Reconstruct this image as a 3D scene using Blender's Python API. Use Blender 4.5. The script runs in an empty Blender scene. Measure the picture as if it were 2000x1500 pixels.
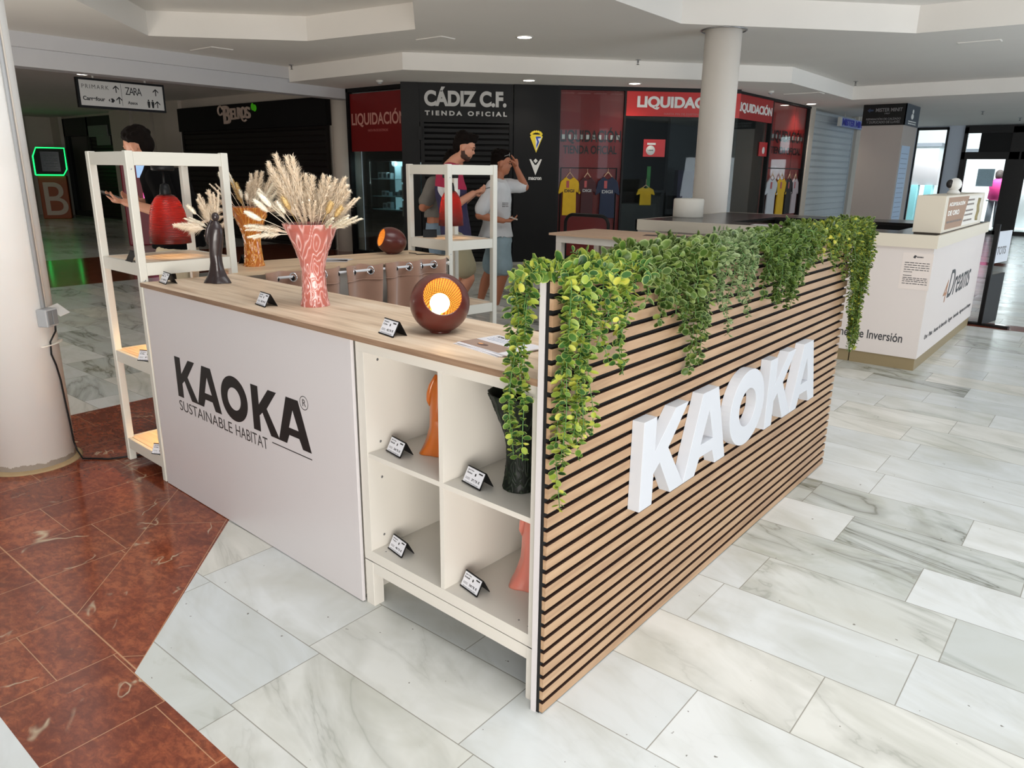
import bpy, bmesh, math, random
from math import sin, cos, pi, radians as R
from mathutils import Vector, Matrix, noise, Euler
from mathutils.geometry import tessellate_polygon
random.seed(7)
SC = bpy.context.scene
COL = SC.collection

# ---------------- camera ----------------
F = 1442.35
yaw, pitch, roll = -0.6833, 0.2795, 0.0123
CAM = Vector((1.003, -1.381, 1.4342))
fw = Vector((sin(yaw)*cos(pitch), cos(yaw)*cos(pitch), -sin(pitch)))
rt = Vector((cos(yaw), -sin(yaw), 0)); up = rt.cross(fw)
rt2 = cos(roll)*rt + sin(roll)*up; up2 = -sin(roll)*rt + cos(roll)*up
cd = bpy.data.cameras.new('camera'); cam = bpy.data.objects.new('camera', cd); COL.objects.link(cam)
cd.sensor_width = 36; cd.lens = 36*F/2000; cd.clip_start = 0.05; cd.clip_end = 200
m = Matrix((rt2, up2, -fw)).transposed().to_4x4(); m.translation = CAM
cam.matrix_world = m
SC.camera = cam

# ---------------- world, exposure, big lights ----------------
SC.view_settings.view_transform = 'Standard'; SC.view_settings.look = 'None'
SC.view_settings.gamma = 1; SC.view_settings.use_curve_mapping = False
SC.view_settings.exposure = -0.08
w = bpy.data.worlds.new('daylight'); SC.world = w; w.use_nodes = True
bgn = w.node_tree.nodes['Background']; bgn.inputs[0].default_value = (0.80, 0.90, 1.0, 1); bgn.inputs[1].default_value = 0.38

def area(name, loc, target, size, power, color, sizey=None):
    l = bpy.data.lights.new(name, 'AREA'); l.shape = 'RECTANGLE'; l.size = size; l.size_y = sizey or size
    l.energy = power; l.color = color
    o = bpy.data.objects.new(name, l); COL.objects.link(o); o.location = loc
    o.rotation_euler = (Vector(target)-Vector(loc)).to_track_quat('-Z', 'Y').to_euler()
    return o
# glazed roof of the open atrium above and behind the viewer
sk = area('atrium_skylight', (1.6, 0.4, 5.2), (0.9, 0.7, 0), 4.0, 125, (1.0, 0.985, 0.96)); sk.data.spread = R(120)
# glazed entrances on the right of the hall
area('entrance_daylight', (8.0, 15.0, 1.6), (0, 15.0, 1.5), 10.0, 170, (0.74, 0.87, 1.0), 2.4)
area('side_glazing', (7.5, -1.8, 1.7), (-3, -0.1, 1.3), 5.0, 55, (0.80, 0.90, 1.0), 2.6)
# unseen area lamps added to brighten the ceiling and the objects outdoors
sn = area('outdoor_fill', (-2.0, 23.2, 4.8), (-2.5, 29, 0.5), 5.0, 2200, (1.0, 0.98, 0.95), 2.0)
area('ceiling_fill', (3.4, -3.4, 0.05), (-1.5, 2.5, 3.0), 4.0, 760, (1.0, 0.95, 0.89))
area('ceiling_fill', (-6.5, -0.6, 0.05), (-6.6, 3.4, 3.0), 2.5, 135, (1.0, 0.92, 0.83))
area('ceiling_fill', (4.5, 7.5, 0.05), (-3, 9, 3.0), 4.0, 330, (0.86, 0.93, 1.0))

# ---------------- helpers ----------------
def srgb(r, g, b):
    f = lambda c: (c/255/12.92) if c/255 <= .04045 else ((c/255+.055)/1.055)**2.4
    return (f(r), f(g), f(b), 1)

class N:
    def __init__(s, name):
        s.m = bpy.data.materials.new(name); s.m.use_nodes = True; s.t = s.m.node_tree; s.t.nodes.clear()
        s.out = s.t.nodes.new('ShaderNodeOutputMaterial'); s.b = s.t.nodes.new('ShaderNodeBsdfPrincipled')
        s.t.links.new(s.b.outputs[0], s.out.inputs[0])
    def n(s, typ, **k):
        x = s.t.nodes.new('ShaderNode'+typ)
        for a, v in k.items(): setattr(x, a, v)
        return x
    def link(s, a, b): s.t.links.new(a, b)
    def setin(s, inp, v):
        if isinstance(v, bpy.types.NodeSocket): s.link(v, inp)
        elif v is not None: inp.default_value = v
    def math(s, op, a, b=None, c=None):
        x = s.n('Math', operation=op); s.setin(x.inputs[0], a)
        if b is not None: s.setin(x.inputs[1], b)
        if c is not None: s.setin(x.inputs[2], c)
        return x.outputs[0]
    def mix(s, f, a, b, typ='MIX'):
        x = s.n('MixRGB', blend_type=typ); s.setin(x.inputs[0], f); s.setin(x.inputs[1], a); s.setin(x.inputs[2], b); return x.outputs[0]
    def ramp(s, f, stops):
        x = s.n('ValToRGB'); e = x.color_ramp.elements
        while len(e) < len(stops): e.new(.5)
        for i, (p, c) in enumerate(stops): e[i].position = p; e[i].color = c if len(c) == 4 else (*c, 1)
        s.link(f, x.inputs[0]); return x.outputs[0]
    def noise(s, vec, scale, detail=3, rough=.5, dist=0):
        x = s.n('TexNoise'); x.inputs['Scale'].default_value = scale; x.inputs['Detail'].default_value = detail
        x.inputs['Roughness'].default_value = rough; x.inputs['Distortion'].default_value = dist
        s.link(vec, x.inputs['Vector']); return x.outputs['Fac']
    def comb(s, x, y, z):
        c = s.n('CombineXYZ'); s.setin(c.inputs[0], x); s.setin(c.inputs[1], y); s.setin(c.inputs[2], z); return c.outputs[0]
    def sep(s, v):
        c = s.n('SeparateXYZ'); s.link(v, c.inputs[0]); return c.outputs
    def obj(s): return s.n('TexCoord').outputs['Object']
    def pos(s): return s.n('NewGeometry').outputs['Position']
    def mapv(s, v, scale=(1, 1, 1), rot=(0, 0, 0)):
        x = s.n('Mapping'); x.inputs['Scale'].default_value = scale; x.inputs['Rotation'].default_value = rot; s.link(v, x.inputs[0]); return x.outputs[0]
    def bump(s, h, strength=.3, dist=.01):
        x = s.n('Bump'); x.inputs['Strength'].default_value = strength; x.inputs['Distance'].default_value = dist
        s.link(h, x.inputs['Height']); s.link(x.outputs[0], s.b.inputs['Normal'])
    def base(s, v): s.setin(s.b.inputs['Base Color'], v)
    def rough(s, v): s.setin(s.b.inputs['Roughness'], v)

MAT = {}
def mat(name, color, rough=.5, metal=0, emit=None, estr=0, var=.04, vscale=6, **k):
    if name in MAT: return MAT[name]
    n = N(name); c = color if len(color) == 4 else (*color, 1)
    if var:
        f = n.noise(n.obj(), vscale, 3)
        d = tuple(x*(1-var*2.2) for x in c[:3])+(1,)
        n.base(n.mix(f, c, d))
    else: n.base(c)
    n.rough(rough); n.b.inputs['Metallic'].default_value = metal
    if emit: n.b.inputs['Emission Color'].default_value = emit if len(emit) == 4 else (*emit, 1); n.b.inputs['Emission Strength'].default_value = estr
    for a, v in k.items():
        n.b.inputs[{'trans': 'Transmission Weight', 'coat': 'Coat Weight', 'sheen': 'Sheen Weight', 'sss': 'Subsurface Weight', 'alpha': 'Alpha', 'spec': 'Specular IOR Level', 'ior': 'IOR'}[a]].default_value = v
    MAT[name] = n.m; return n.m

def wood(name, c1, c2, c3, axis, rough=.5, scale=1.0):
    n = N(name); p = n.obj()
    sc = [22*scale]*3; sc[axis] = 1.6*scale
    v = n.mapv(p, tuple(sc))
    f = n.noise(v, 1.0, 5, .6, .6); sc2 = [70*scale]*3; sc2[axis] = 3*scale
    g = n.noise(n.mapv(p, tuple(sc2)), 1.5, 4, .7, .2)
    col = n.ramp(f, [(.3, c1), (.5, c2), (.72, c3)])
    col = n.mix(n.math('MULTIPLY', g, .5), col, c3)
    n.base(col); n.rough(rough); n.bump(g, .08, .002)
    MAT[name] = n.m; return n.m

WHITE = mat('white_laminate', srgb(218, 213, 204), .38, var=.01)
BOARD = mat('white_print_board', srgb(208, 203, 204), .34, var=.008)
PAINT = mat('white_wood_paint', srgb(214, 211, 200), .42, var=.02)
PLASTER = mat('white_plaster', srgb(222, 212, 200), .8, var=.04, vscale=3)
CEIL = mat('ceiling_plaster', srgb(240, 236, 230), .9, var=.03, vscale=1.2)
BLACK = mat('black_paint', srgb(13, 13, 14), .5, var=.05, spec=.3)
INK = mat('black_ink', srgb(24, 21, 21), .5, var=0)
FELT = mat('black_felt', srgb(14, 13, 14), .95, var=.1, vscale=60)
FASCIA = mat('charcoal_fascia', srgb(18, 18, 20), .55, var=.04, spec=.3)
SHUT = mat('black_shutter_metal', srgb(22, 18, 16), .5, var=.12, vscale=3)
RED = mat('red_vinyl', srgb(150, 26, 26), .35, var=.12, vscale=2)
REDB = mat('bright_red_vinyl', srgb(205, 40, 36), .35, var=.04)
WINK = mat('white_vinyl_letters', srgb(225, 215, 210), .5, var=0)
PINKINK = mat('faded_white_letters', srgb(190, 110, 105), .5, var=0)
DKINK = mat('dark_maroon_letters', srgb(40, 16, 18), .5, var=0)
METAL = mat('brushed_steel', srgb(190, 190, 192), .28, 1, var=.02)
CHROME = mat('chrome', srgb(225, 225, 228), .08, 1, var=0)
BEIGE = mat('beige_panel', srgb(214, 206, 190), .45, var=.01)
OAK = wood('sonoma_oak', srgb(242, 224, 200), srgb(228, 204, 176), srgb(174, 146, 120), 0)
OAKY = wood('sonoma_oak_cross', srgb(232, 208, 176), srgb(218, 190, 156), srgb(178, 148, 118), 1)
OAKEDGE = wood('oak_edge_band', srgb(168, 138, 112), srgb(150, 120, 96), srgb(118, 92, 72), 0, .55, 2)
SLATW = wood('light_oak_slat', srgb(194, 164, 132), srgb(180, 148, 116), srgb(152, 120, 92), 1, .5, 1.3)
PALEW = wood('pale_beech_top', srgb(216, 186, 158), srgb(206, 174, 146), srgb(190, 156, 128), 0)

def glassmat(name, tint=(.9, .95, .95, 1), refl=.0):
    n = N(name); n.t.nodes.remove(n.b)
    tr = n.n('BsdfTransparent'); tr.inputs[0].default_value = tint
    gl = n.n('BsdfGlossy'); gl.inputs['Roughness'].default_value = .02
    lw = n.n('LayerWeight'); lw.inputs[0].default_value = .35
    f = n.math('ADD', n.math('MULTIPLY', lw.outputs['Fresnel'], .4), refl)
    mx = n.n('MixShader'); n.link(f, mx.inputs[0]); n.link(tr.outputs[0], mx.inputs[1]); n.link(gl.outputs[0], mx.inputs[2]); n.link(mx.outputs[0], n.out.inputs[0])
    MAT[name] = n.m; return n.m
GLASS = glassmat('shop_window_glass')
CLEARG = glassmat('clear_case_glass', (.92, .98, .98, 1), .02)

class MB:
    def __init__(s): s.v = []; s.f = []; s.mi = []; s.sm = []
    def add(s, vs, fs, mi=0, smooth=False):
        b = len(s.v); s.v += [tuple(v) for v in vs]
        for f in fs: s.f.append([b+i for i in f]); s.mi.append(mi); s.sm.append(smooth)
        return s
    def box(s, a, b, mi=0, M=None):
        x0, y0, z0 = a; x1, y1, z1 = b
        if x0 > x1: x0, x1 = x1, x0
        if y0 > y1: y0, y1 = y1, y0
        if z0 > z1: z0, z1 = z1, z0
        vs = [(x0,y0,z0),(x1,y0,z0),(x1,y1,z0),(x0,y1,z0),(x0,y0,z1),(x1,y0,z1),(x1,y1,z1),(x0,y1,z1)]
        if M: vs = [M @ Vector(v) for v in vs]
        return s.add(vs, [(0,3,2,1),(4,5,6,7),(0,1,5,4),(1,2,6,5),(2,3,7,6),(3,0,4,7)], mi)
    def prism(s, pts, d0, d1, plane='xz', mi=0, M=None):
        # pts CCW seen from the front (-y) in xz
        n = len(pts)
        if plane == 'xz': mk = lambda p, d: (p[0], d, p[1])
        elif plane == 'yz': mk = lambda p, d: (d, p[0], p[1])
        else: mk = lambda p, d: (p[0], p[1], d)
        vs = [mk(p, d0) for p in pts]+[mk(p, d1) for p in pts]
        if M: vs = [M @ Vector(v) for v in vs]
        tri = tessellate_polygon([[Vector((p[0], p[1], 0)) for p in pts]])
        fs = [tuple(t) for t in tri]+[tuple(n+i for i in reversed(t)) for t in tri]
        fs += [(i, (i+1) % n, n+(i+1) % n, n+i) for i in range(n)]
        return s.add(vs, fs, mi)
    def lathe(s, prof, seg=32, M=None, mi=0, smooth=True, mod=None, c0=True, c1=True):
        vs = []
        for r, z in prof:
            for k in range(seg):
                a = 2*pi*k/seg; rr = r*(1 if mod is None else mod(a, z, r)); vs.append((rr*cos(a), rr*sin(a), z))
        n = len(prof); fs = [(i*seg+k, i*seg+(k+1) % seg, (i+1)*seg+(k+1) % seg, (i+1)*seg+k) for i in range(n-1) for k in range(seg)]
        if c0 and prof[0][0] > 1e-5: fs.append(tuple(reversed(range(seg))))
        if c1 and prof[-1][0] > 1e-5: fs.append(tuple((n-1)*seg+k for k in range(seg)))
        if M: vs = [M @ Vector(v) for v in vs]
        return s.add(vs, fs, mi, smooth)
    def tube(s, path, r, seg=10, mi=0, rs=None, cap=True, flat=1.0):
        P = [Vector(p) for p in path]; vs = []; n = len(P); up0 = None
        for i, p in enumerate(P):
            t = (P[min(i+1, n-1)]-P[max(i-1, 0)]); t = t.normalized() if t.length > 1e-9 else Vector((0, 0, 1))
            if up0 is None:
                up0 = Vector((0, 0, 1)) if abs(t.z) < .9 else Vector((0, 1, 0))
            a = t.cross(up0); a = a.normalized() if a.length > 1e-6 else t.orthogonal().normalized()
            b = a.cross(t).normalized(); up0 = b
            rr = rs[i] if rs else r
            for k in range(seg):
                th = 2*pi*k/seg; vs.append(p+a*(rr*cos(th))+b*(rr*flat*sin(th)))
        fs = [(i*seg+k, i*seg+(k+1) % seg, (i+1)*seg+(k+1) % seg, (i+1)*seg+k) for i in range(n-1) for k in range(seg)]
        if cap: fs += [tuple(reversed(range(seg))), tuple((n-1)*seg+k for k in range(seg))]
        return s.add(vs, fs, mi, True)
    def cyl(s, p, q, r, seg=16, mi=0): return s.tube([p, q], r, seg, mi)
    def ball(s, c, r, mi=0, seg=14, M=None):
        rx, ry, rz = (r, r, r) if not isinstance(r, (tuple, list)) else r
        rings = seg//2+1; vs = []; c = Vector(c)
        for i in range(rings+1):
            th = pi*i/rings
            for k in range(seg):
                a = 2*pi*k/seg; q = Vector((rx*sin(th)*cos(a), ry*sin(th)*sin(a), rz*cos(th)))
                if M: q = M @ q
                vs.append(c+q)
        fs = [(i*seg+k, (i+1)*seg+k, (i+1)*seg+(k+1) % seg, i*seg+(k+1) % seg) for i in range(rings) for k in range(seg)]
        return s.add(vs, fs, mi, True)
    def build(s, name, mats, parent=None, label=None, bevel=0, M=None, kind=None, clean=True):
        me = bpy.data.meshes.new(name); me.from_pydata(s.v, [], s.f)
        for mm in (mats if isinstance(mats, (list, tuple)) else [mats]): me.materials.append(mm)
        me.polygons.foreach_set('material_index', s.mi); me.polygons.foreach_set('use_smooth', s.sm)
        if clean:
            bm = bmesh.new(); bm.from_mesh(me); bmesh.ops.remove_doubles(bm, verts=bm.verts, dist=1e-6)
            bmesh.ops.recalc_face_normals(bm, faces=bm.faces); bm.to_mesh(me); bm.free()
        me.update()
        o = bpy.data.objects.new(name, me); COL.objects.link(o)
        if parent: o.parent = parent
        if M is not None: o.matrix_local = M
        if label: o['label'] = label
        if kind: o['kind'] = kind
        if bevel:
            b = o.modifiers.new('bevel', 'BEVEL'); b.width = bevel; b.segments = 2; b.limit_method = 'ANGLE'; b.harden_normals = False
        return o

def rotz(a): return Matrix.Rotation(a, 4, 'Z')
def thing(name, label, cat, loc=(0, 0, 0), rz=0, group=None, M=None):
    o = bpy.data.objects.new(name, None); COL.objects.link(o); o.empty_display_size = .1
    if M is not None: o.matrix_world = M
    else: o.location = loc; o.rotation_euler = (0, 0, rz)
    o['label'] = label; o['category'] = cat
    if group: o['group'] = group
    return o
def tag(o, label, cat, group=None):
    o['label'] = label; o['category'] = cat
    if group: o['group'] = group
    return o
def kids(o): return [c for c in bpy.data.objects if c.parent == o]
def dup(o, parent=None):
    c = o.copy(); COL.objects.link(c)
    if parent: c.parent = parent
    for k in kids(o): dup(k, c)
    return c

def text(body, name, matr, parent, box, y=0, depth=.002, bold=0, M=None, label=None, hfit=True, space=1.0, shear=0):
    # box = (x0, z0, x1, z1) in the parent's xz plane, letters facing -y at y
    cu = bpy.data.curves.new('t', 'FONT'); cu.body = body; cu.size = 1; cu.extrude = .05; cu.offset = bold; cu.space_character = space; cu.shear = shear
    o = bpy.data.objects.new('t', cu); COL.objects.link(o)
    dg = bpy.context.evaluated_depsgraph_get(); dg.update()
    me = bpy.data.meshes.new_from_object(o.evaluated_get(dg)); bpy.data.objects.remove(o); bpy.data.curves.remove(cu)
    xs = [v.co.x for v in me.vertices]; ys = [v.co.y for v in me.vertices]
    x0, x1, y0, y1 = min(xs), max(xs), min(ys), max(ys); bx0, bz0, bx1, bz1 = box
    for v in me.vertices:
        x = bx0+(v.co.x-x0)/(x1-x0)*(bx1-bx0); z = bz0+(v.co.y-y0)/(y1-y0)*(bz1-bz0); v.co = (x, y-(depth if v.co.z > 0 else 0), z)
    me.name = name; me.materials.clear(); me.materials.append(matr)
    o = bpy.data.objects.new(name, me); COL.objects.link(o); o.parent = parent
    if M is not None: o.matrix_local = M
    if label: o['label'] = label
    return o

def scribble(mb, x0, z0, x1, z1, y, d=.001, seed=1, M=None, n=None, mi=0):
    # a line of unreadable small print: short word-length dashes
    rr = random.Random(seed); x = x0
    while x < x1:
        L = (x1-x0)*rr.uniform(.07, .2); xe = min(x+L, x1)
        mb.box((x, y-d, z0), (xe, y, z1), mi, M); x = xe+(x1-x0)*.03

# ---------------- floor ----------------
def tile_nodes(n, u, v, w_, h_, v0=0.0, joint=.0022, off=.61):
    rowf = n.math('DIVIDE', n.math('SUBTRACT', v, v0), h_); row = n.math('FLOOR', rowf)
    wn = n.n('TexWhiteNoise', noise_dimensions='1D'); n.link(row, wn.inputs['W'])
    uf = n.math('DIVIDE', n.math('ADD', u, n.math('MULTIPLY', wn.outputs['Value'], off)), w_); cell = n.math('FLOOR', uf)
    fu = n.math('FRACT', uf); fv = n.math('FRACT', rowf)
    du = n.math('MULTIPLY', n.math('MINIMUM', fu, n.math('SUBTRACT', 1, fu)), w_)
    dv = n.math('MULTIPLY', n.math('MINIMUM', fv, n.math('SUBTRACT', 1, fv)), h_)
    d = n.math('MINIMUM', du, dv)
    w2 = n.n('TexWhiteNoise', noise_dimensions='3D'); n.link(n.comb(cell, row, 3.3), w2.inputs['Vector'])
    return d, w2.outputs['Value'], w2.outputs['Color'], n.math('LESS_THAN', d, joint)

n = N('white_marble_tiles'); p = n.pos(); s_ = n.sep(p)
d, rv, rc, jm = tile_nodes(n, s_[0], s_[1], .64, .3, .07, .0016)
off = n.n('VectorMath', operation='SCALE'); n.link(rc, off.inputs[0]); off.inputs['Scale'].default_value = 40
vv = n.n('VectorMath', operation='ADD'); n.link(n.mapv(p, (1, 1, 1), (0, 0, .3)), vv.inputs[0]); n.link(off.outputs[0], vv.inputs[1])
cloud = n.noise(n.mapv(vv.outputs[0], (1.2, 2.6, 1)), 1.6, 4, .55, 1.2)
vein = n.noise(n.mapv(vv.outputs[0], (.7, 2.6, 1)), .9, 5, .52, 1.5)
vm = n.ramp(n.math('ABSOLUTE', n.math('SUBTRACT', vein, .5)), [(0, (1, 1, 1)), (.008, (.5, .5, .5)), (.06, (0, 0, 0))])
heavy = n.ramp(rv, [(.35, (.06, .06, .06)), (.75, (.4, .4, .4)), (.95, (1, 1, 1))])
c0 = n.ramp(rv, [(0, srgb(222, 225, 224)), (.35, srgb(210, 215, 216)), (.6, srgb(226, 224, 216)), (.8, srgb(202, 207, 205)), (1, srgb(186, 191, 188))])
c1 = n.mix(n.ramp(cloud, [(.4, (0, 0, 0)), (.75, (.6, .6, .6))]), c0, srgb(176, 177, 166))
c1 = n.mix(n.math('MULTIPLY', vm, heavy), c1, srgb(96, 98, 84))
stain = n.noise(p, .9, 5, .6, .5); c1 = n.mix(n.ramp(stain, [(.5, (0, 0, 0)), (.75, (.5, .5, .5))]), c1, srgb(176, 170, 146))
blot = n.noise(n.mapv(vv.outputs[0], (1.5, 2.4, 1)), 1.1, 5, .65, .8); c1 = n.mix(n.math('MULTIPLY', n.ramp(blot, [(.56, (0, 0, 0)), (.72, (.8, .8, .8))]), heavy), c1, srgb(138, 140, 118))
spk = n.noise(p, 38, 2, .5); c1 = n.mix(n.ramp(spk, [(.745, (0, 0, 0)), (.76, (.8, .8, .8))]), c1, srgb(95, 90, 80))
n.base(n.mix(n.math('MULTIPLY', jm, .75), c1, srgb(128, 124, 112)))
n.rough(n.ramp(cloud, [(.3, (.16, .16, .16)), (.8, (.26, .26, .26))])); n.b.inputs['Specular IOR Level'].default_value = .45
n.bump(n.math('MINIMUM', d, .003), .25, .3)
MARBLE = n.m

n = N('red_marble_tiles'); p = n.pos(); s_ = n.sep(p)
da, ra, rca, ja = tile_nodes(n, s_[1], s_[0], .62, .32, -.2, .0014)
x45 = n.math('MULTIPLY', n.math('SUBTRACT', s_[0], s_[1]), .7071); y45 = n.math('MULTIPLY', n.math('ADD', s_[0], s_[1]), .7071)
db, rb, rcb, jb = tile_nodes(n, x45, y45, .9, .306, -1.482, .0014)
side = n.math('MULTIPLY', n.math('GREATER_THAN', y45, -1.488), n.math('MULTIPLY', n.math('GREATER_THAN', s_[1], -.628), n.math('GREATER_THAN', s_[0], -6)))
jm = n.mix(side, ja, jb); rr_ = n.mix(side, ra, rb)
mline = n.math('LESS_THAN', n.math('ABSOLUTE', n.math('ADD', s_[1], .628)), .0024)
cl = n.noise(n.mapv(p, (1, 1, 1)), 5, 6, .62, .8)
fine = n.noise(n.mapv(p, (1, 1.6, 1)), 26, 7, .75, .5)
col = n.ramp(cl, [(.28, srgb(106, 50, 34)), (.5, srgb(142, 72, 48)), (.72, srgb(172, 96, 62))])
col = n.mix(n.ramp(fine, [(.42, (.6, .6, .6)), (.54, (0, 0, 0))]), col, srgb(92, 40, 28))
col = n.mix(n.ramp(fine, [(.56, (0, 0, 0)), (.7, (.7, .7, .7))]), col, srgb(182, 104, 62))
col = n.mix(n.math('MULTIPLY', rr_, .25), col, srgb(84, 36, 26))
ve = n.noise(p, 2.1, 4, .5, .9)
vm = n.ramp(n.math('ABSOLUTE', n.math('SUBTRACT', ve, .5)), [(0, (1, 1, 1)), (.004, (.6, .6, .6)), (.009, (0, 0, 0))])
msk = n.ramp(n.noise(p, 5.5, 3), [(.54, (0, 0, 0)), (.62, (1, 1, 1))])
col = n.mix(n.math('MULTIPLY', n.math('MULTIPLY', vm, msk), .8), col, srgb(205, 190, 160))
col = n.mix(n.math('MULTIPLY', n.math('MAXIMUM', jm, mline), .8), col, srgb(196, 150, 112))
n.base(col); n.rough(.13); n.b.inputs['Specular IOR Level'].default_value = .5
n.bump(cl, .03, .01)
REDM = n.m

bm = bmesh.new()
bmesh.ops.create_grid(bm, x_segments=1, y_segments=1, size=34, matrix=Matrix.Translation((-4, 12, 0)))
def cut(px, py, nx, ny):
    bmesh.ops.bisect_plane(bm, geom=bm.verts[:]+bm.edges[:]+bm.faces[:], dist=1e-6, plane_co=(px, py, 0), plane_no=(nx, ny, 0))
DG = lambda x, y: (x+1.032)*1.024+(y+.631)
for c in [(-1.032, -.631, 1.024, 1), (-3.7, 0, 1, 0), (-3.0, 0, 1, 0), (0, -.955, 0, 1), (0, -.638, 0, 1), (-12.1, 0, 1, 0), (-9.1, 0, 1, 0), (0, 7.3, 0, 1), (0, 4.0, 0, 1),
          (-3.0, 0, 1, 0), (0, 7.2, 0, 1), (0, 7.52, 0, 1), (0, 13.55, 0, 1), (0, 14.1, 0, 1), (-3, 4.2, 1, -1), (-2.55, 4.2, 1, -1)]:
    cut(*c)
def isred(x, y):
    if -12.1 < x < -9.1 and y < 7.3: return True
    if -.955 < y < -.638 and x > -3.7: return True
    if -3.7 < x and y > -.955 and y < 4.0 and DG(x, y) < 0: return True
    if -3.7 < x < -3.0 and 0 < y < 4.0: return True
    if y > 4.0 and x > -3.7 and -.0 < (x+3)-(y-4.2) < .45 and y < 4.7: return True
    if x > -3.0 and (7.2 < y < 7.52 or 13.55 < y < 14.1): return True
    return False
for f in bm.faces:
    c = f.calc_center_median(); f.material_index = 1 if isred(c.x, c.y) else 0
    if f.normal.z < 0: f.normal_flip()
me = bpy.data.meshes.new('floor'); bm.to_mesh(me); bm.free(); me.materials.append(MARBLE); me.materials.append(REDM)
fl = bpy.data.objects.new('floor', me); COL.objects.link(fl); fl['kind'] = 'structure'

# ---------------- ceiling ----------------
H1, H2, HC = 2.97, 2.75, 3.25
def flat(mb, outer, holes, z, mi=0):
    loops = [[Vector((*q, 0)) for q in outer]]+[[Vector((*q, 0)) for q in h] for h in holes]
    pts = [q for l in loops for q in l]; tr = tessellate_polygon(loops)
    fs = []
    for t in tr:
        a, b, c = [pts[i] for i in t]
        if (b-a).cross(c-a).z > 0: t = tuple(reversed(t))
        fs.append(tuple(t))
    mb.add([(q.x, q.y, z) for q in pts], fs, mi)
def wallband(mb, pts, z0, z1, closed=False, mi=0):
    n = len(pts)
    for i in range(n if closed else n-1):
        a, b = pts[i], pts[(i+1) % n]
        mb.add([(a[0], a[1], z0), (b[0], b[1], z0), (b[0], b[1], z1), (a[0], a[1], z1)], [(0, 1, 2, 3)], mi)
cofA = [(-7.2, 2.0), (-8.62, 3.37), (-7.32, 4.73), (-5.63, 4.96), (-4.57, 3.92), (-4.57, 1.2), (-6.2, 1.0)]
cofB = [(-3.05, 5.02), (-3.07, 6.39), (-1.22, 8.39), (.2, 8.48), (4.5, 8.6), (4.5, 5.02)]
soff = [(-9.6, 6.02), (-7.0, 6.02), (-3.25, 10.3), (-3.25, 13.4), (9, 13.4)]
mainp = [(-9.6, -4), (-2.4, -4), (-2.4, 4.2), (9, 4.2), (9, 13.4), (-3.25, 13.4), (-3.25, 10.3), (-7.0, 6.02), (-9.6, 6.02)]
mb = MB(); flat(mb, mainp, [cofA, cofB], H1)
for cf in (cofA, cofB): flat(mb, cf, [], HC); wallband(mb, cf, H1, HC, True)
wallband(mb, soff, H2, H1)
flat(mb, soff+[(9, 24), (-4.5, 24), (-11, 24), (-11, 6.02)], [], H2)
wallband(mb, [(-2.4, -4), (-2.4, 4.2), (9, 4.2)], H1, 3.9)
flat(mb, [(-27, -5), (-9.9, -5), (-9.9, 9.5), (-27, 9.5)], [], 2.86)
o = mb.build('ceiling', CEIL, kind='structure', clean=False)

# stepped beam over the left arm of the hall
mb = MB(); mb.box((-9.9, -4, 2.80), (-9.6, 6.9, 3.02)); mb.box((-9.93, -4, 2.59), (-9.66, 7.3, 2.80)); mb.box((-9.93, -4, 2.80), (-9.9, 7.3, 2.86))
mb.build('trim_1', mat('cool_white_beam', srgb(204, 203, 205), .8, var=.02), kind='structure')

# ---------------- walls ----------------
def W(x, y, th): return Matrix.Translation((x, y, 0)) @ rotz(th)
WA = W(-9.95, 7.2, 0); WB = W(-7.9, 7.15, pi/4); WC = W(-4.35, 10.8, pi/2); WL = W(-15.6, 7.35, 0); WX = W(-25, 8.2, 0)
DARKIN = mat('dark_shop_interior', srgb(26, 26, 28), .7, var=.2, vscale=2)
mb = MB()
mb.box((-9.9, 8.9, 0), (-8.4, 9.0, 2.74)); mb.box((-9.95, 7.7, 0), (-9.85, 8.9, 2.74)); mb.box((.4, 2.2, 0), (7.2, 2.3, 2.74), M=W(-7.9, 7.15, pi/4))
mb.box((3.3, 1.9, 0), (5.0, 1.95, 2.74), M=WB); mb.box((3.3, .02, .1), (3.9, .5, .95), M=WB); mb.box((3.9, .9, .1), (4.9, 1.4, 1.15), M=WB); mb.box((0, 1.1, 0), (1.7, 1.15, 2.7), M=WC); mb.box((1.62, .1, 0), (1.68, 1.1, 2.7), M=WC)
mb.box((.345, 1.45, .0), (1.2, 1.5, 2.7), M=WA); mb.box((1.2, 1.2, 0), (1.6, 1.4, 1.9), M=WA)
mb.build('wall_back', mat('dark_grey_wall', srgb(40, 40, 42), .7), kind='structure')
mb = MB()  # plastered run between and above the left shops
mb.box((-25, 8.2, 2.3), (-15.6, 8.3, 2.9)); mb.box((-25.1, -5, 0), (-25, 8.3, 2.9)); mb.box((-24.95, 8.1, 0), (-24.35, 8.3, 2.9))
mb.box((-20.55, 7.95, 0), (-19.4, 8.3, 2.9)); mb.box((-19.2, 7.95, 0), (-18.3, 8.3, 2.9)); mb.box((-17.6, 7.7, 0), (-16.5, 8.3, 2.9)); mb.box((-19.4, 8.2, 0), (-15.6, 8.3, 2.9))
mb.box((-16.3, 7.3, 0), (-15.62, 7.6, 2.9)); mb.box((-15.62, 7.38, 2.66), (-10.46, 7.6, 2.9)); mb.box((-10.62, 7.42, 0), (-9.97, 7.7, 2.74))
mb.box((-27, -5.1, 0), (-9, -5, 2.9))  # unseen wall added to keep light out of the left arm
for k in range(3): mb.box((-25+.02, 6.9-k*1.3, 0), (-24.7, 7.3-k*1.3, 2.9))
mb.build('wall_left', PLASTER, kind='structure')
mb = MB(); mb.box((-9, -8.1, 0), (9, -8, 4.2)); mb.build('wall_light_block', PLASTER, kind='structure')  # unseen wall added behind the viewer to block daylight from that side
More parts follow.
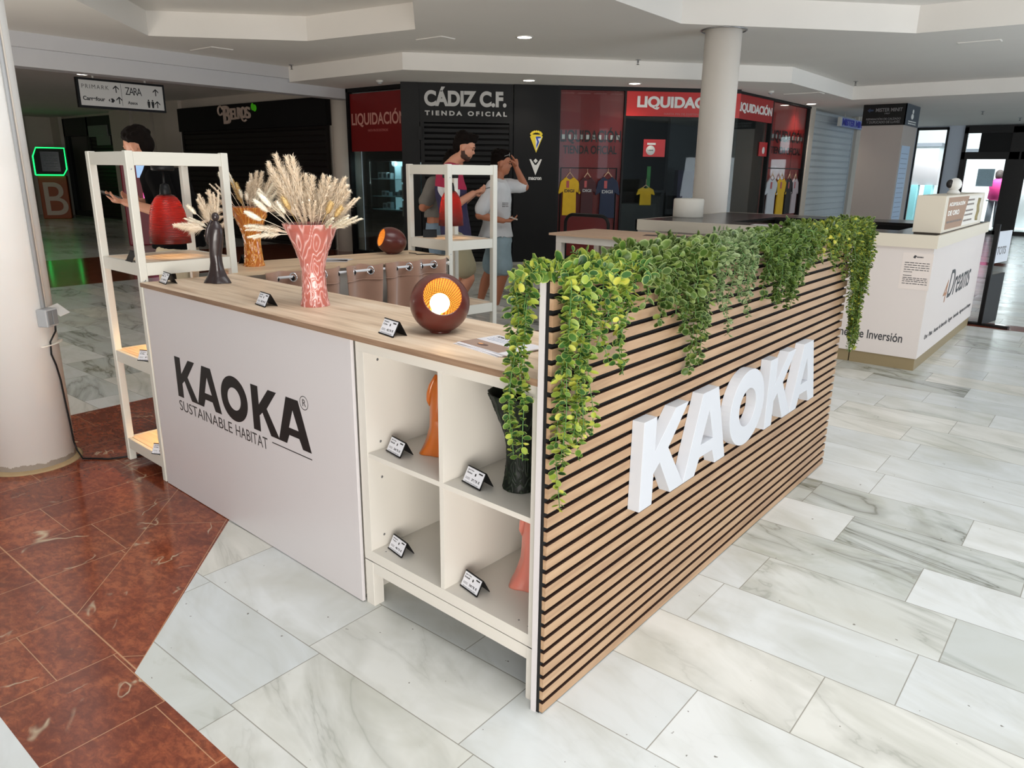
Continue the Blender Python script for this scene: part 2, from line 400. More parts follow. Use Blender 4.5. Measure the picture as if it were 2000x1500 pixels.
mb = MB()
mb.box((-4.36, 18.45, 0), (-4.2, 22.0, 2.74)); mb.box((-4.3, 22.0, 0), (-3.92, 22.2, 2.8)); mb.box((-3.16, 22.0, 0), (-2.78, 22.3, 2.8)); mb.box((-4, 22.05, 2.71), (3, 22.2, 2.8))
mb.build('wall_right', mat('cool_white_plaster', srgb(205, 212, 222), .8, var=.02), kind='structure')

def column(name, x, y, r, z1, lab, m=PLASTER):
    mb = MB(); mb.lathe([(r, 0), (r, z1)], 48, smooth=True); o = mb.build(name, m); o.location = (x, y, 0); o['kind'] = 'structure'; return o
column('trim_2', -2.86, 7.0, .2, H1, '', mat('bright_column_paint', srgb(236, 230, 222), .6, var=.02))
mb = MB(); mb.lathe([(.24, 0), (.255, .004), (.255, .012), (.2, .02)], 40, c0=False, c1=False); o = mb.build('trim_3', METAL, kind='structure'); o.location = (-2.86, 7.0, H1-.014)
column('trim_4', -10.1, 7.42, .19, H2, '')
# near column: big round pier
n = N('worn_white_paint'); p = n.obj(); f = n.noise(p, 2.2, 4); g = n.noise(p, 14, 5, .6, .4)
col = n.mix(f, srgb(242, 239, 234), srgb(226, 224, 220)); z = n.sep(p)[2]
dirt = n.math('MULTIPLY', n.math('LESS_THAN', z, n.math('MULTIPLY', g, .07)), .6)
n.base(n.mix(dirt, col, srgb(128, 108, 84))); n.rough(.6); n.bump(g, .08, .01); WORN = n.m
CX, CY, CR = -3.085, -.205, .192
column('trim_5', CX, CY, CR, H1, '', WORN)
mb = MB(); mb.lathe([(CR+.03, 0), (CR+.02, .006), (CR, .012)], 40, c1=False); o = mb.build('trim_6', mat('grubby_mortar', srgb(176, 150, 112), .85, var=.15, vscale=20), kind='structure'); o.location = (CX, CY, 0)
def onc(a, z, d=0): a = R(a); return Vector(((CR+d)*cos(a), (CR+d)*sin(a), z))
GREYP = mat('grey_plastic', srgb(168, 170, 172), .45, var=.02)
t = thing('cable_trunking', 'grey cable conduit running down the near round column to its socket box', 'conduit', (CX, CY, 0))
mb = MB(); mb.tube([onc(30, .79, .008), onc(30, H1, .008)], .009, 8); mb.build('conduit', GREYP, t)
mb = MB(); mb.tube([onc(36, .79, .006), onc(36, 2.9, .006)], .006, 8); mb.build('conduit', PLASTER, t)
t = thing('socket_box', 'grey double socket box with raised lid low on the near column', 'socket', tuple(Vector((CX, CY, .70))+onc(32, 0, 0)), R(32))
mb = MB(); mb.box((-.004, -.045, 0), (.05, .03, .085)); mb.build('housing', GREYP, t, bevel=.006)
mb = MB(); mb.box((.048, -.04, .01), (.054, -.012, .078)); mb.box((.048, -.008, .01), (.054, .024, .078)); mb.build('socket_face', mat('dark_grey_plastic', srgb(120, 122, 124), .5, var=0), t, bevel=.002)
mb = MB(); mb.box((0, 0, 0), (.075, .06, .004)); mb.build('lid', mat('clear_grey_lid', srgb(196, 194, 190), .3, var=0), t, M=Matrix.Translation((.0, .03, .083)) @ Matrix.Rotation(R(35), 4, 'Y') @ Matrix.Rotation(R(12), 4, 'X'), bevel=.002)
ox, oy = CX, CY
cab = [onc(34, .705, .045), onc(38, .67, .03), onc(33, .62, .008), onc(32, .56, .006), onc(38, .50, .006), onc(43, .42, .006), onc(46, .3, .006), onc(50, .18, .006), onc(53, .08, .006), onc(56, .03, .012)]
cab = [Vector((ox, oy, 0))+q for q in cab]+[Vector((-2.9, -.04, .006)), Vector((-2.86, .0, .005)), Vector((-2.80, .04, .005)), Vector((-2.76, .12, .005)), Vector((-2.7, .25, .005))]
mb = MB(); mb.tube(cab, .0042, 8); o = mb.build('power_cable', BLACK); tag(o, 'black power cable dropping from socket box and snaking to the shelf tower', 'cable')
mb = MB(); q = [Vector((ox, oy, 0))+onc(a, .605, .0085) for a in range(18, 72, 4)]
mb.tube(q, .012, 6, flat=.25); o = mb.build('tape_strip', mat('white_tape', srgb(232, 224, 212), .6, var=0)); tag(o, 'white tape strip holding the black cable to the column', 'tape')

# ---------------- lights set in the ceiling ----------------
LENS = mat('lamp_lens', (1, .95, .85), .4, emit=(1, .93, .8), estr=14, var=0)
TRIMW = mat('white_lamp_ring', srgb(215, 212, 206), .5, var=0)
def downlight(x, y, z, lab, e=26, rad=.085):
    t = thing('ceiling_downlight', lab, 'light', (x, y, z), group='ceiling downlights')
    mb = MB(); mb.lathe([(rad+.022, 0), (rad+.022, -.006), (rad, -.008), (rad, -.002)], 32, c0=False, c1=False); mb.build('rim', TRIMW, t)
    mb = MB(); mb.lathe([(rad, -.005), (rad*.6, -.007), (0, -.008)], 32, c0=False); mb.build('lens', LENS, t)
    l = bpy.data.lights.new('downlight', 'SPOT'); l.energy = e; l.spot_size = R(130); l.spot_blend = .6; l.shadow_soft_size = .08; l.color = (1, .9, .76)
    o = bpy.data.objects.new('bulb', l); COL.objects.link(o); o.parent = t; o.location = (0, 0, -.03)
    return t
downlight(-4.93, 6.06, H1, 'lit round downlight in the main ceiling, the nearest and largest one', 30)
downlight(-6.3, 7.9, H2, 'lit round downlight over the black pier with the club crest')
downlight(-5.2, 9.1, H2, 'lit round downlight over the bright red liquidation banner')
downlight(-4.1, 13.8, H2, 'lit round downlight at the join of red shop and pale shutter', 40)
downlight(-4.6, 12.9, H2, 'lit warm downlight washing the right-hand red vinyl panel', 40, .06)
downlight(-12.4, 4.1, 2.86, 'lit round downlight behind the hanging direction sign', 24)
downlight(-19.5, 4.6, 2.86, 'small lit downlight far down the left arm of the hall', 24)
def sprinkler(x, y, z, lab):
    t = thing('sprinkler_head', lab, 'sprinkler', (x, y, z), group='ceiling sprinklers')
    mb = MB(); mb.lathe([(.04, 0), (.038, -.006), (.012, -.01), (.012, -.04)], 16); mb.build('escutcheon', METAL, t)
    mb = MB(); mb.lathe([(.022, -.062), (.022, -.065)], 12); mb.cyl((.01, 0, -.04), (.004, 0, -.062), .003, 6); mb.cyl((-.01, 0, -.04), (-.004, 0, -.062), .003, 6); mb.build('deflector', mat('dark_brass', srgb(70, 62, 52), .4, .8), t)
for x, y, z, lab in [(-6.85, 6.3, H1-.0, 'small ceiling sprinkler above the black football shop fascia'), (-4.75, 8.4, H1, 'small ceiling sprinkler left of the round white column'), (-9.35, 5.9, H1, 'small sprinkler at the end of the stepped beam'),
                     (-3.0, 12.6, H1, 'small ceiling sprinkler up and left of the square pillar sign'), (-.85, 7.6, HC, 'dark sprinkler in the raised ceiling at top right'), (-1.75, 17.2, H2, 'small sprinkler over the floor before the glass doors'), (-1.35, 19.6, H2, 'sprinkler nearest the black glass doors')]:
    sprinkler(x, y, z, lab)
def smoke(x, y, z, lab, c=TRIMW):
    t = thing('smoke_detector', lab, 'detector', (x, y, z))
    mb = MB(); mb.lathe([(.055, 0), (.055, -.02), (.035, -.035)], 20); mb.build('base', c, t); mb = MB(); mb.lathe([(.03, -.034), (.03, -.05), (.0, -.055)], 16); mb.build('cap', GREYP, t)
smoke(-8.2, 6.65, H2, 'white square smoke detector above the left liquidation window'); smoke(-3.9, 11.2, H2, 'white round smoke detector right of the column, over red shop')
def hatch(x, y, z, a, b, lab):
    mb = MB(); mb.box((-a, -b, -.004), (a, b, 0)); mb.box((-a*.97, -b*.97, -.009), (a*.97, b*.97, -.004)); o = mb.build('ceiling_hatch', CEIL); o.location = (x, y, z); tag(o, lab, 'hatch')
hatch(-5.9, 5.55, H1, .22, .12, 'flush hatch in the main ceiling left of the nearest downlight'); hatch(-1.9, 7.9, H1-.0, .001, .001, '') if 0 else None
hatch(-9.0, 4.4, H1, .28, .16, 'flush hatch in the ceiling next to the stepped beam'); hatch(-.75, 9.4, H1, .22, .08, 'slot vent in the ceiling at upper right')
hatch(-3.6, 11.9, H2, .3, .12, 'flush hatch over the right-hand red window')

# ---------------- hanging direction sign ----------------
t = thing('direction_sign', 'white hanging direction sign with black frame, arrows and shop names', 'sign', M=W(-10.8, 3.33, pi/2))
SIGNW = mat('sign_white', srgb(214, 212, 208), .4, var=0)
mb = MB(); mb.box((0, -.03, 2.245), (1.25, .03, 2.645)); mb.build('frame', BLACK, t)
mb = MB(); mb.box((.03, -.034, 2.275), (1.22, -.0305, 2.615)); mb.build('sign_face', SIGNW, t)
mb = MB(); mb.cyl((.24, 0, 2.645), (.24, 0, 2.86), .018, 10); mb.build('hanging_rod', TRIMW, t); mb = MB(); mb.cyl((.98, 0, 2.645), (.98, 0, 2.86), .018, 10); mb.build('hanging_rod', TRIMW, t)
y = -.0345
text('PRIMARK', 'lettering', mat('grey_print', srgb(95, 92, 90), .5, var=0), t, (.06, 2.505, .43, 2.56), y, .001, 0, space=1.3)
text('ZARA', 'lettering', INK, t, (.66, 2.46, .90, 2.565), y, .001, .0, space=.75)
text('Carrefour', 'lettering', INK, t, (.06, 2.345, .36, 2.40), y, .001, .03)
text('Aseos', 'lettering', INK, t, (.68, 2.33, .82, 2.375), y, .001, .02)
def arrow(x, z, h, mb):
    wd = h*.13
    mb.prism([(x-wd/2, z), (x+wd/2, z), (x+wd/2, z+h*.8), (x-wd/2, z+h*.8)], y-.001, y)
    for sx in (-1, 1):
        a = [(x, z+h), (x+sx*h*.42, z+h*.6), (x+sx*h*.42, z+h*.42), (x, z+h*.8)]
        mb.prism(a if sx < 0 else a[::-1], y-.0012, y)
for a_ in ((.53, 2.475), (.56, 2.325), (1.11, 2.475), (1.12, 2.305)): mb = MB(); arrow(*a_, .1, mb); mb.build('arrow', INK, t)
mb = MB()
mb.box((.60, y-.001, 2.3), (.604, y, 2.6))
for px in (.99, 1.05):
    mb.ball((px, y, 2.405), (.012, .001, .012)); mb.prism([(px-.02, 2.35), (px-.012, 2.3), (px+.012, 2.3), (px+.02, 2.35), (px+.02, 2.39), (px-.02, 2.39)], y-.001, y)
mb.build('icon', INK, t); mb = MB(); mb.prism([(.405, 2.365), (.43, 2.34), (.425, 2.365), (.43, 2.39)], y-.001, y); mb.prism([(.44, 2.34), (.47, 2.335), (.497, 2.365), (.47, 2.395), (.44, 2.39), (.452, 2.365)], y-.001, y)
mb.build('icon', INK, t)

# ---------------- sweet shop with rolled-down shutter (left) ----------------
def shutter(name, lab, M, x0, x1, z0, z1, m, pitch=.11, group=None):
    t = thing(name, lab, 'shutter', M=M)
    mb = MB(); k = 0; z = z0+.06
    pts = []
    while z < z1-.001:
        zz = min(z+pitch, z1); pts += [(z, .0), (z+pitch*.12, -.014), (zz-pitch*.25, -.016), (zz-.008, -.002)]; z = zz
    vs = []; 
    for zq, yq in pts: vs += [(x0, yq, zq), (x1, yq, zq)]
    mb.add(vs, [(2*i, 2*i+1, 2*i+3, 2*i+2) for i in range(len(pts)-1)])
    mb.build('curtain', m, t, clean=False)
    mb = MB(); mb.box((x0, -.022, z0), (x1, .01, z0+.06)); mb.build('bottom_rail', m, t)
    for xx in (x0, x1): mb = MB(); mb.box((xx-.03, -.035, z0), (xx+.03, .02, z1)); mb.build('guide_rail', m, t)
    return t
shutter('roller_shutter', 'dark closed roller shutter of the sweet shop on the left', WL, .03, 5.15, 0, 2.22, SHUT)
t = thing('shop_fascia', 'black fascia with cream swirling shop name and green leaf heart', 'sign', M=WL)
mb = MB(); mb.box((-.05, -.06, 2.2), (5.2, .05, 2.68)); mb.build('fascia_board', FASCIA, t)
CREAM = mat('cream_sign_letters', srgb(228, 205, 190), .5, var=0)
for ch, x0, z0, x1, z1 in [('B', 1.86, 2.31, 2.11, 2.66), ('E', 2.13, 2.385, 2.27, 2.60), ('L', 2.28, 2.39, 2.40, 2.60), ('R', 2.39, 2.395, 2.55, 2.61), ('O', 2.52, 2.40, 2.68, 2.615), ('S', 2.67, 2.39, 2.83, 2.61)]:
    text(ch, 'letter', CREAM, t, (x0, z0, x1, z1), -.06, .03, .018)
mb = MB(); mb.tube([(1.75+.1*cos(a)*.9, -.075, 2.57+.085*sin(a)) for a in [x*pi/10 for x in range(1, 15)]]+[(1.80, -.075, 2.50), (1.82, -.075, 2.53)], .02, 8); mb.build('letter_swirl', CREAM, t)
mb = MB(); mb.tube([(2.5, -.075, 2.42), (2.56, -.075, 2.36), (2.62, -.075, 2.345), (2.68, -.075, 2.37)], .02, 8); mb.build('letter_swirl', CREAM, t)
mb = MB(); mb.ball((2.93, -.075, 2.6), (.055, .012, .07)); mb.ball((3.0, -.075, 2.575), (.065, .012, .065)); mb.build('leaf_emblem', mat('leaf_green', srgb(80, 190, 30), .4, emit=srgb(60, 160, 20), estr=.25, var=0), t)

# far left shops
mb = MB(); mb.box((.75, -.25, 0), (4.4, .1, 2.95)); 
shf = thing('dark_shopfront', 'dark unlit shop window at the far left end of the hall', 'shopfront', M=WX)
mb = MB(); mb.box((.7, -.02, 2.3), (4.4, .1, 2.8)); mb.box((.7, -.02, 0), (.8, .1, 2.8)); mb.box((2.35, -.02, 0), (2.45, .1, 2.8)); mb.box((.7, -.02, 0), (2.4, .1, .15)); mb.build('frame', mat('dark_teal_metal', srgb(38, 44, 44), .5), shf)
mb = MB(); mb.box((.8, .06, .15), (2.35, .09, 2.3)); mb.build('glass_pane', mat('dark_tinted_glass', srgb(22, 27, 27), .08, var=0), shf)
shutter('roller_shutter', 'dark closed roller shutter far left behind the direction sign', WX, 2.5, 4.3, 0, 2.3, SHUT)
mb = MB(); mb.box((2.55, -.06, 2.25), (3.75, -.025, 2.55)); mb.box((3.0, -.05, 2.02), (3.85, -.03, 2.27)); o = mb.build('shop_notice', mat('pale_notice', srgb(140, 145, 140), .6)); o.matrix_world = WX; tag(o, 'pale blurred notice boards above the far left shutter', 'notice')

# bitcoin machine with green neon edge
GREEN = mat('green_neon', (.02, 1, .2), .4, emit=(.01, .9, .14), estr=2.6, var=0)
def atm(x, y, rz, lab):
    t = thing('bitcoin_kiosk', lab, 'kiosk', (x, y, 0), rz)
    mb = MB(); mb.box((-.35, -.2, 0), (.35, .2, 1.18)); mb.build('body', mat('orange_cabinet', srgb(176, 84, 30), .5), t, bevel=.02)
    hexp = [(-.38, 1.2), (.30, 1.2), (.40, 1.36), (.40, 1.93), (-.28, 1.93), (-.38, 1.7)]
    mb = MB(); mb.prism(hexp, -.22, .1); mb.build('screen_housing', BLACK, t)
    mb = MB(); mb.tube([(p_[0], -.23, p_[1]) for p_ in hexp+hexp[:1]], .017, 8); mb.build('neon_edge', GREEN, t)
    mb = MB(); mb.box((-.2, -.235, 1.3), (.25, -.222, 1.83)); mb.build('screen', mat('dim_screen', srgb(30, 34, 36), .2, emit=srgb(60, 70, 75), estr=.15, var=0), t)
    mb = MB()
    for k in range(6): scribble(mb, -.14, 1.36+k*.07, .2, 1.38+k*.07, -.236, seed=k)
    mb.build('screen_print', mat('screen_text', srgb(130, 140, 140), .5, var=0), t)
    text('B', 'emblem', mat('white_emblem', srgb(225, 205, 190), .5, var=0), t, (-.25, .1, .3, 1.0), -.205, .01, 0)
    return t
atm(-22.9, 7.2, R(64), 'orange cash machine with green neon screen edge and large white letter B')
# pink vending machine glimpsed behind the left tower
t = thing('photo_booth', 'magenta illuminated machine seen through the left shelf tower', 'machine', (-13.75, 5.45, 0), R(62))
mb = MB(); mb.box((-.32, -.3, 0), (.32, .3, 1.72)); mb.build('body', mat('magenta_cabinet', srgb(140, 20, 50), .4), t, bevel=.02)
mb = MB(); mb.box((-.05, -.31, 1.25), (.3, -.3, 1.58)); mb.build('screen', mat('bright_screen', srgb(170, 200, 235), .3, emit=srgb(150, 190, 235), estr=.9, var=.3, vscale=14), t)
mb = MB(); mb.box((.02, -.312, .85), (.25, -.3, .98)); mb.build('lit_slot', mat('pink_glow', (1, .1, .4), .4, emit=(1, .1, .45), estr=2.2, var=0), t)

# ---------------- football shop: left window (wall A) ----------------
t = thing('shop_window', 'left window of football shop with dark red LIQUIDACION sheet above a display case', 'window', M=WA)
mb = MB(); mb.box((.3, -.05, 2.69), (1.72, .05, 2.75)); mb.box((.3, -.05, .0), (.345, .05, 2.75)); mb.box((1.68, -.05, 0), (1.76, .05, 2.75)); mb.box((.3, -.05, 0), (1.7, .05, .07)); mb.build('frame', BLACK, t)
mb = MB(); mb.box((.345, -.006, .07), (1.68, .006, 2.69)); mb.build('glass_pane', GLASS, t)
mb = MB(); mb.box((.36, -.012, 1.74), (1.675, -.008, 2.665)); mb.build('red_sheet', mat('dark_red_vinyl', srgb(122, 20, 20), .4, var=.05), t)
text('LIQUIDACIÓN', 'lettering', mat('dusty_pink_letters', srgb(205, 150, 138), .5, var=0), t, (.39, 2.13, 1.72, 2.40), -.013, .002, .02)
text('HASTA FIN DE EXISTENCIAS', 'lettering', PINKINK, t, (.8, 2.055, 1.3, 2.095), -.013, .001, .01)
# corner glass display case
t = thing('display_case', 'glass display case with lit shelves of white boxes behind left window', 'display case', M=WA)
mb = MB(); mb.box((.5, .25, .03), (1.45, .7, .76)); mb.build('cabinet_base', BLACK, t, bevel=.01)
mb = MB(); mb.box((.5, .25, 1.585), (1.45, .7, 1.62)); mb.box((.5, .25, .76), (.515, .265, 1.585)); mb.box((1.435, .25, .76), (1.45, .265, 1.585)); mb.build('case_frame', mat('black_case_frame', srgb(20, 24, 26), .4, var=0), t)
mb = MB(); mb.box((.5, .24, .77), (1.45, .246, 1.58)); mb.build('front_pane', CLEARG, t)
mb = MB(); mb.box((.51, .69, .77), (1.44, .7, 1.58)); mb.build('mirror_back', mat('pale_teal_back', srgb(96, 128, 132), .25, var=.1, vscale=3), t)
mb = MB(); mb.box((.86, .5, .77), (1.06, .69, 1.58)); mb.build('light_column', mat('lit_white_column', srgb(190, 215, 220), .4, emit=srgb(170, 215, 225), estr=.75, var=0), t)
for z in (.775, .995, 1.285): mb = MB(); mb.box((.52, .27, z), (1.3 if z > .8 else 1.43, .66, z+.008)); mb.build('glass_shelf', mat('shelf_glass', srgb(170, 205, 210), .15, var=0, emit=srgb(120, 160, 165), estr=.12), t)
def l_(x, y, z, e, r, col, parent=None, nm='bulb', M=None):
    l = bpy.data.lights.new(nm, 'POINT'); l.energy = e; l.shadow_soft_size = r; l.color = col
    o = bpy.data.objects.new(nm, l); COL.objects.link(o); o.location = (x, y, z)
    if parent: o.parent = parent
    return o
l_(.95, .4, 1.55, 3.0, .05, (.75, .95, 1), t)
GB = mat('white_gift_box', srgb(200, 208, 212), .5, var=0)
mugs = []
for i, (x, z, a, b) in enumerate([(.58, 1.293, .1, .11), (.70, 1.293, .1, .11), (.82, 1.293, .08, .1), (.66, 1.003, .1, .09), (.78, 1.003, .07, .07), (1.1, 1.003, .17, .11), (1.0, 1.003, .06, .08), (.68, .783, .09, .1), (.79, .783, .09, .12), (1.1, .783, .16, .04)]):
    g = thing('gift_box', ['boxed mug left on top shelf of display case', 'boxed mug in middle of top shelf trio', 'boxed mug tilted right end of top shelf trio', 'small figure box on middle case shelf, left', 'mug beside box on the middle case shelf', 'wide white box at right of middle case shelf', 'small mug next to the wide white box', 'boxed mug at left of bottom case shelf', 'taller boxed mug on bottom case shelf', 'flat white tray at right of bottom case shelf'][i], 'box', M=WA @ Matrix.Translation((x, .36, z)))
    mb = MB(); mb.box((0, 0, 0), (a, .08, b)); mb.build('carton', GB, g); mb = MB(); mb.box((a*.18, -.002, b*.2), (a*.82, 0, b*.8)); mb.build('window', mat('box_window_print', srgb(48, 62, 82), .4, var=0), g)
# scarves and shirts glimpsed in the window
mb = MB(); mb.box((1.1, .9, .3), (1.62, .93, 1.1)); o = mb.build('yellow_flag', mat('olive_yellow_cloth', srgb(128, 126, 24), .8, var=.2, vscale=8)); o.matrix_world = WA; tag(o, 'olive yellow cloth hanging behind the display case', 'flag')
for i, (z0, z1) in enumerate([(1.25, 1.5), (.98, 1.22), (.7, .95)]):
    mb = MB(); mb.box((1.52, .05, z0), (1.66, .06, z1)); o = mb.build('framed_picture', mat('pale_framed_card', srgb(150, 150, 138), .5, var=.3, vscale=20)); o.matrix_world = WA; tag(o, ['topmost', 'middle', 'lowest'][i]+' small framed picture at right edge of left shop window', 'picture')

# ---------------- black entrance (wall B) ----------------
t = thing('shop_fascia', 'black shop fascia reading CADIZ C.F. TIENDA OFICIAL in grey letters', 'sign', M=WB)
mb = MB(); mb.box((.02, -.03, 2.17), (1.49, .08, 2.745)); mb.box((-.26, -.05, 0), (.02, .1, 2.745)); mb.box((.0, -.12, 1.9), (.055, -.03, 2.1)); mb.build('fascia_board', BLACK, t)
SILV = mat('grey_sign_letters', srgb(200, 198, 194), .5, var=0)
text('CÁDIZ C.F.', 'lettering', SILV, t, (.10, 2.405, 1.38, 2.69), -.03, .02, .045)
text('TIENDA OFICIAL', 'lettering', SILV, t, (.105, 2.27, 1.39, 2.34), -.03, .015, .04, space=1.5)
shutter('roller_shutter', 'black closed roller shutter under the CADIZ C.F. fascia', WB, .06, 1.46, 0, 2.17, mat('glossy_black_slats', srgb(9, 9, 10), .45, var=0, spec=.25), .085)
t = thing('crest_pier', 'smooth black pier carrying a yellow club crest and a white macron logo', 'pier', M=WB)
mb = MB(); mb.box((1.5, -.06, 0), (2.2, .0, 2.745)); mb.build('cladding', mat('satin_black_cladding', srgb(14, 14, 15), .5, var=0, spec=.25), t)
YEL = mat('crest_yellow', srgb(230, 205, 50), .5, var=0); BLU = mat('crest_blue', srgb(30, 70, 170), .5, var=0); WHT = mat('pure_white_print', srgb(232, 232, 228), .5, var=0)
y = -.06
mb = MB(); mb.prism([(1.758, 1.98), (1.86, 1.735), (1.962, 1.98), (1.93, 2.01), (1.79, 2.01)], y-.012, y)
for k in range(7): a = R(20+k*23.3); mb.ball((1.86+.085*cos(a), y-.006, 2.0+.055*sin(a)), (.02, .006, .02))
cr = mb.build('crest', YEL, t)
mb = MB(); mb.prism([(1.845, 1.95), (1.858, 1.765), (1.945, 1.97), (1.86, 1.985)], y-.015, y-.011); mb.build('crest_field', WHT, cr)
mb = MB(); mb.prism([(1.865, 1.80), (1.905, 1.90), (1.88, 1.95), (1.935, 1.96), (1.925, 1.98), (1.85, 1.98), (1.85, 1.96), (1.875, 1.90), (1.86, 1.85)], y-.017, y-.014); mb.build('crest_figure', BLU, cr)
mb = MB(); mb.prism([(1.755, 1.635), (1.855, 1.39), (1.955, 1.635), (1.93, 1.635), (1.87, 1.55), (1.84, 1.55), (1.78, 1.635)], y-.012, y)
mb.prism([(1.855, 1.575), (1.89, 1.61), (1.855, 1.645), (1.82, 1.61)], y-.012, y); mb.build('diamond_logo', WHT, t)
text('macron', 'lettering', WHT, t, (1.745, 1.315, 1.955, 1.36), y, .004, .03)

# red graphic window
t = thing('graphic_window', 'window filled with dark red graphic reading LIQUIDACION TIENDA OFICIAL, right of pier', 'window', M=WB)
mb = MB(); mb.box((2.2, .02, 0), (3.29, .1, 2.70)); mb.build('red_sheet', RED, t)
mb = MB(); mb.box((2.2, -.05, 2.69), (5.17, .08, 2.75)); mb.box((2.2, -.04, 0), (2.24, .05, 2.7)); mb.box((3.27, -.04, 0), (3.3, .05, 2.7)); mb.box((2.2, -.05, 0), (5.17, .05, .1)); mb.build('frame', BLACK, t)
mb = MB(); mb.box((2.24, -.012, .1), (3.27, -.006, 2.69)); mb.build('glass_pane', GLASS, t)
def liqpanel(t, x0, x1, zt, zo, M=None):
    # black heavy words with a white bar running behind them
    z0, z1 = zt; mid = (z0+z1)/2
    text('LIQUIDACIÓN', 'lettering', DKINK, t, (x0, z0-.05, x1, z1+.09), .018, .004, .02)
    for k in range(10):
        xx = x0+(x1-x0)*(k+.42)/10; mb = MB(); mb.box((xx-.018*(x1-x0), .014, mid-.035), (xx+.03*(x1-x0), .019, mid+.035)); mb.build('white_bar', WINK, t)
    text('TIENDA OFICIAL', 'lettering', DKINK, t, (x0+.05, zo[0], x1-.06, zo[1]), .018, .004, .02)
liqpanel(t, 2.26, 3.25, (1.93, 2.05), (1.73, 1.86))
for k in range(4): text('LIQUIDACIÓN', 'lettering', PINKINK, t, (2.26+k*.262, 2.635, 2.46+k*.262, 2.66), .018, .002, .02)
mb = MB(); mb.tube([(2.28, .0, .2), (2.28, .0, 1.51), (3.2, .0, 1.51), (3.2, .0, .2)], .012, 8); o = mb.build('clothes_rail', BLACK); o.matrix_world = WB; tag(o, 'thin black clothes rail behind the red graphic window', 'rail')
def shirt(M, x0, x1, z0, z1, m, lab, letters=None, lm=None, badge=True):
    wd = x1-x0; xc = (x0+x1)/2; h = z1-z0
    t = thing('football_shirt', lab, 'shirt', M=M, group='football shirts in the shop windows')
    P_ = [(-.33, 0), (.33, 0), (.31, .62), (.5, .55), (.52, .60), (.42, .88), (.17, 1.0), (.1, .955), (0, .93), (-.1, .955), (-.17, 1.0), (-.42, .88), (-.52, .60), (-.5, .55), (-.31, .62)]
    pts = [(xc+a*wd, z0+b*h) for a, b in P_]
    mb = MB(); mb.prism(pts, -.03, .0); mb.build('shirt_body', m, t, bevel=.008)
    mb = MB(); mb.tube([(xc-.17*wd, -.015, z1-.005), (xc, -.015, z1+.07*h/.6), (xc+.17*wd, -.015, z1-.005)], .009, 6); mb.tube([(xc, -.015, z1+.04), (xc, -.015, z1+.13)], .003, 5); mb.build('hanger', PALEW, t)
    if letters: text(letters, 'chest_print', lm, t, (xc-.24*wd, z0+.6*h, xc+.22*wd, z0+.68*h), -.03, .002, .03)
    if badge: mb = MB(); mb.box((xc-.16*wd, -.034, z0+.72*h), (xc-.03*wd, -.03, z0+.9*h)); mb.build('price_tag', mat('pink_price_tag', srgb(196, 90, 92), .5, var=.3, vscale=60), t)
    return t
YS = mat('yellow_jersey', srgb(214, 172, 24), .7, var=.1, vscale=12); MS = mat('maroon_jersey', srgb(66, 26, 32), .7, var=.15); NS = mat('navy_jersey', srgb(26, 40, 70), .7, var=.2); WS = mat('white_jersey', srgb(190, 195, 200), .7, var=.08)
Mo = WB @ Matrix.Translation((0, -.015, 0))
shirt(Mo, 2.25, 2.60, .76, 1.37, YS, 'yellow football shirt hanging at left of the red graphic window', 'DIGI', DKINK)
shirt(Mo, 2.56, 2.87, .78, 1.37, MS, 'maroon football shirt hanging between the yellow and navy ones', 'DIGI', GREYP)
shirt(Mo, 2.86, 3.25, .72, 1.38, NS, 'navy football shirt hanging at right of the red graphic window', 'DIGI', GREYP)

# dark window under the bright red banner
t = thing('shop_window', 'dark shop window under the bright red banner, beside the round column', 'window', M=WB)
mb = MB(); mb.box((3.3, -.045, 2.32), (5.17, -.015, 2.70)); mb.build('banner', REDB, t)
text('LIQUIDACIÓN', 'lettering', WHT, t, (3.47, 2.42, 5.02, 2.66), -.046, .01, .045)
text('HASTA FIN DE EXISTENCIAS', 'lettering', PINKINK, t, (3.92, 2.345, 4.6, 2.375), -.046, .002, .01)
mb = MB(); mb.box((3.3, -.01, .1), (5.17, .0, 2.32)); mb.build('glass_pane', GLASS, t)
t = thing('price_poster', 'small red price poster with white round tag in the dark window', 'poster', M=WB)
mb = MB(); mb.box((3.62, -.02, 1.70), (3.98, -.012, 1.97)); mb.build('poster_sheet', mat('poster_red', srgb(190, 36, 40), .4, var=.05), t)
mb = MB(); mb.lathe([(.075, 0), (.075, .003)], 24, M=Matrix.Translation((3.74, -.02, 1.80)) @ Matrix.Rotation(pi/2, 4, 'X')); mb.box((3.68, -.022, 1.885), (3.82, -.02, 1.915)); mb.build('price_roundel', WHT, t)
text('1,50€', 'lettering', INK, t, (3.695, 1.785, 3.785, 1.812), -.0235, .001, .03)
t = shirt(WB @ Matrix.Translation((0, .03+.0, 0)), 3.56, 3.86, .93, 1.22, YS, 'small yellow child shirt hanging in the dark shop window', None, None, False)
mb = MB(); mb.box((3.74, .1, .3), (3.8, .12, 1.55)); o = mb.build('green_scarf', mat('green_cloth', srgb(56, 130, 60), .7, var=.2)); o.matrix_world = WB; tag(o, 'green scarf hanging behind the small yellow shirt', 'scarf')
mb = MB(); mb.box((4.4, .5, .2), (4.95, .7, 1.5)); o = mb.build('purple_garments', mat('dark_purple_cloth', srgb(40, 26, 60), .8, var=.3)); o.matrix_world = WB; tag(o, 'dark purple garments on a rail deep in the dark window', 'clothes')

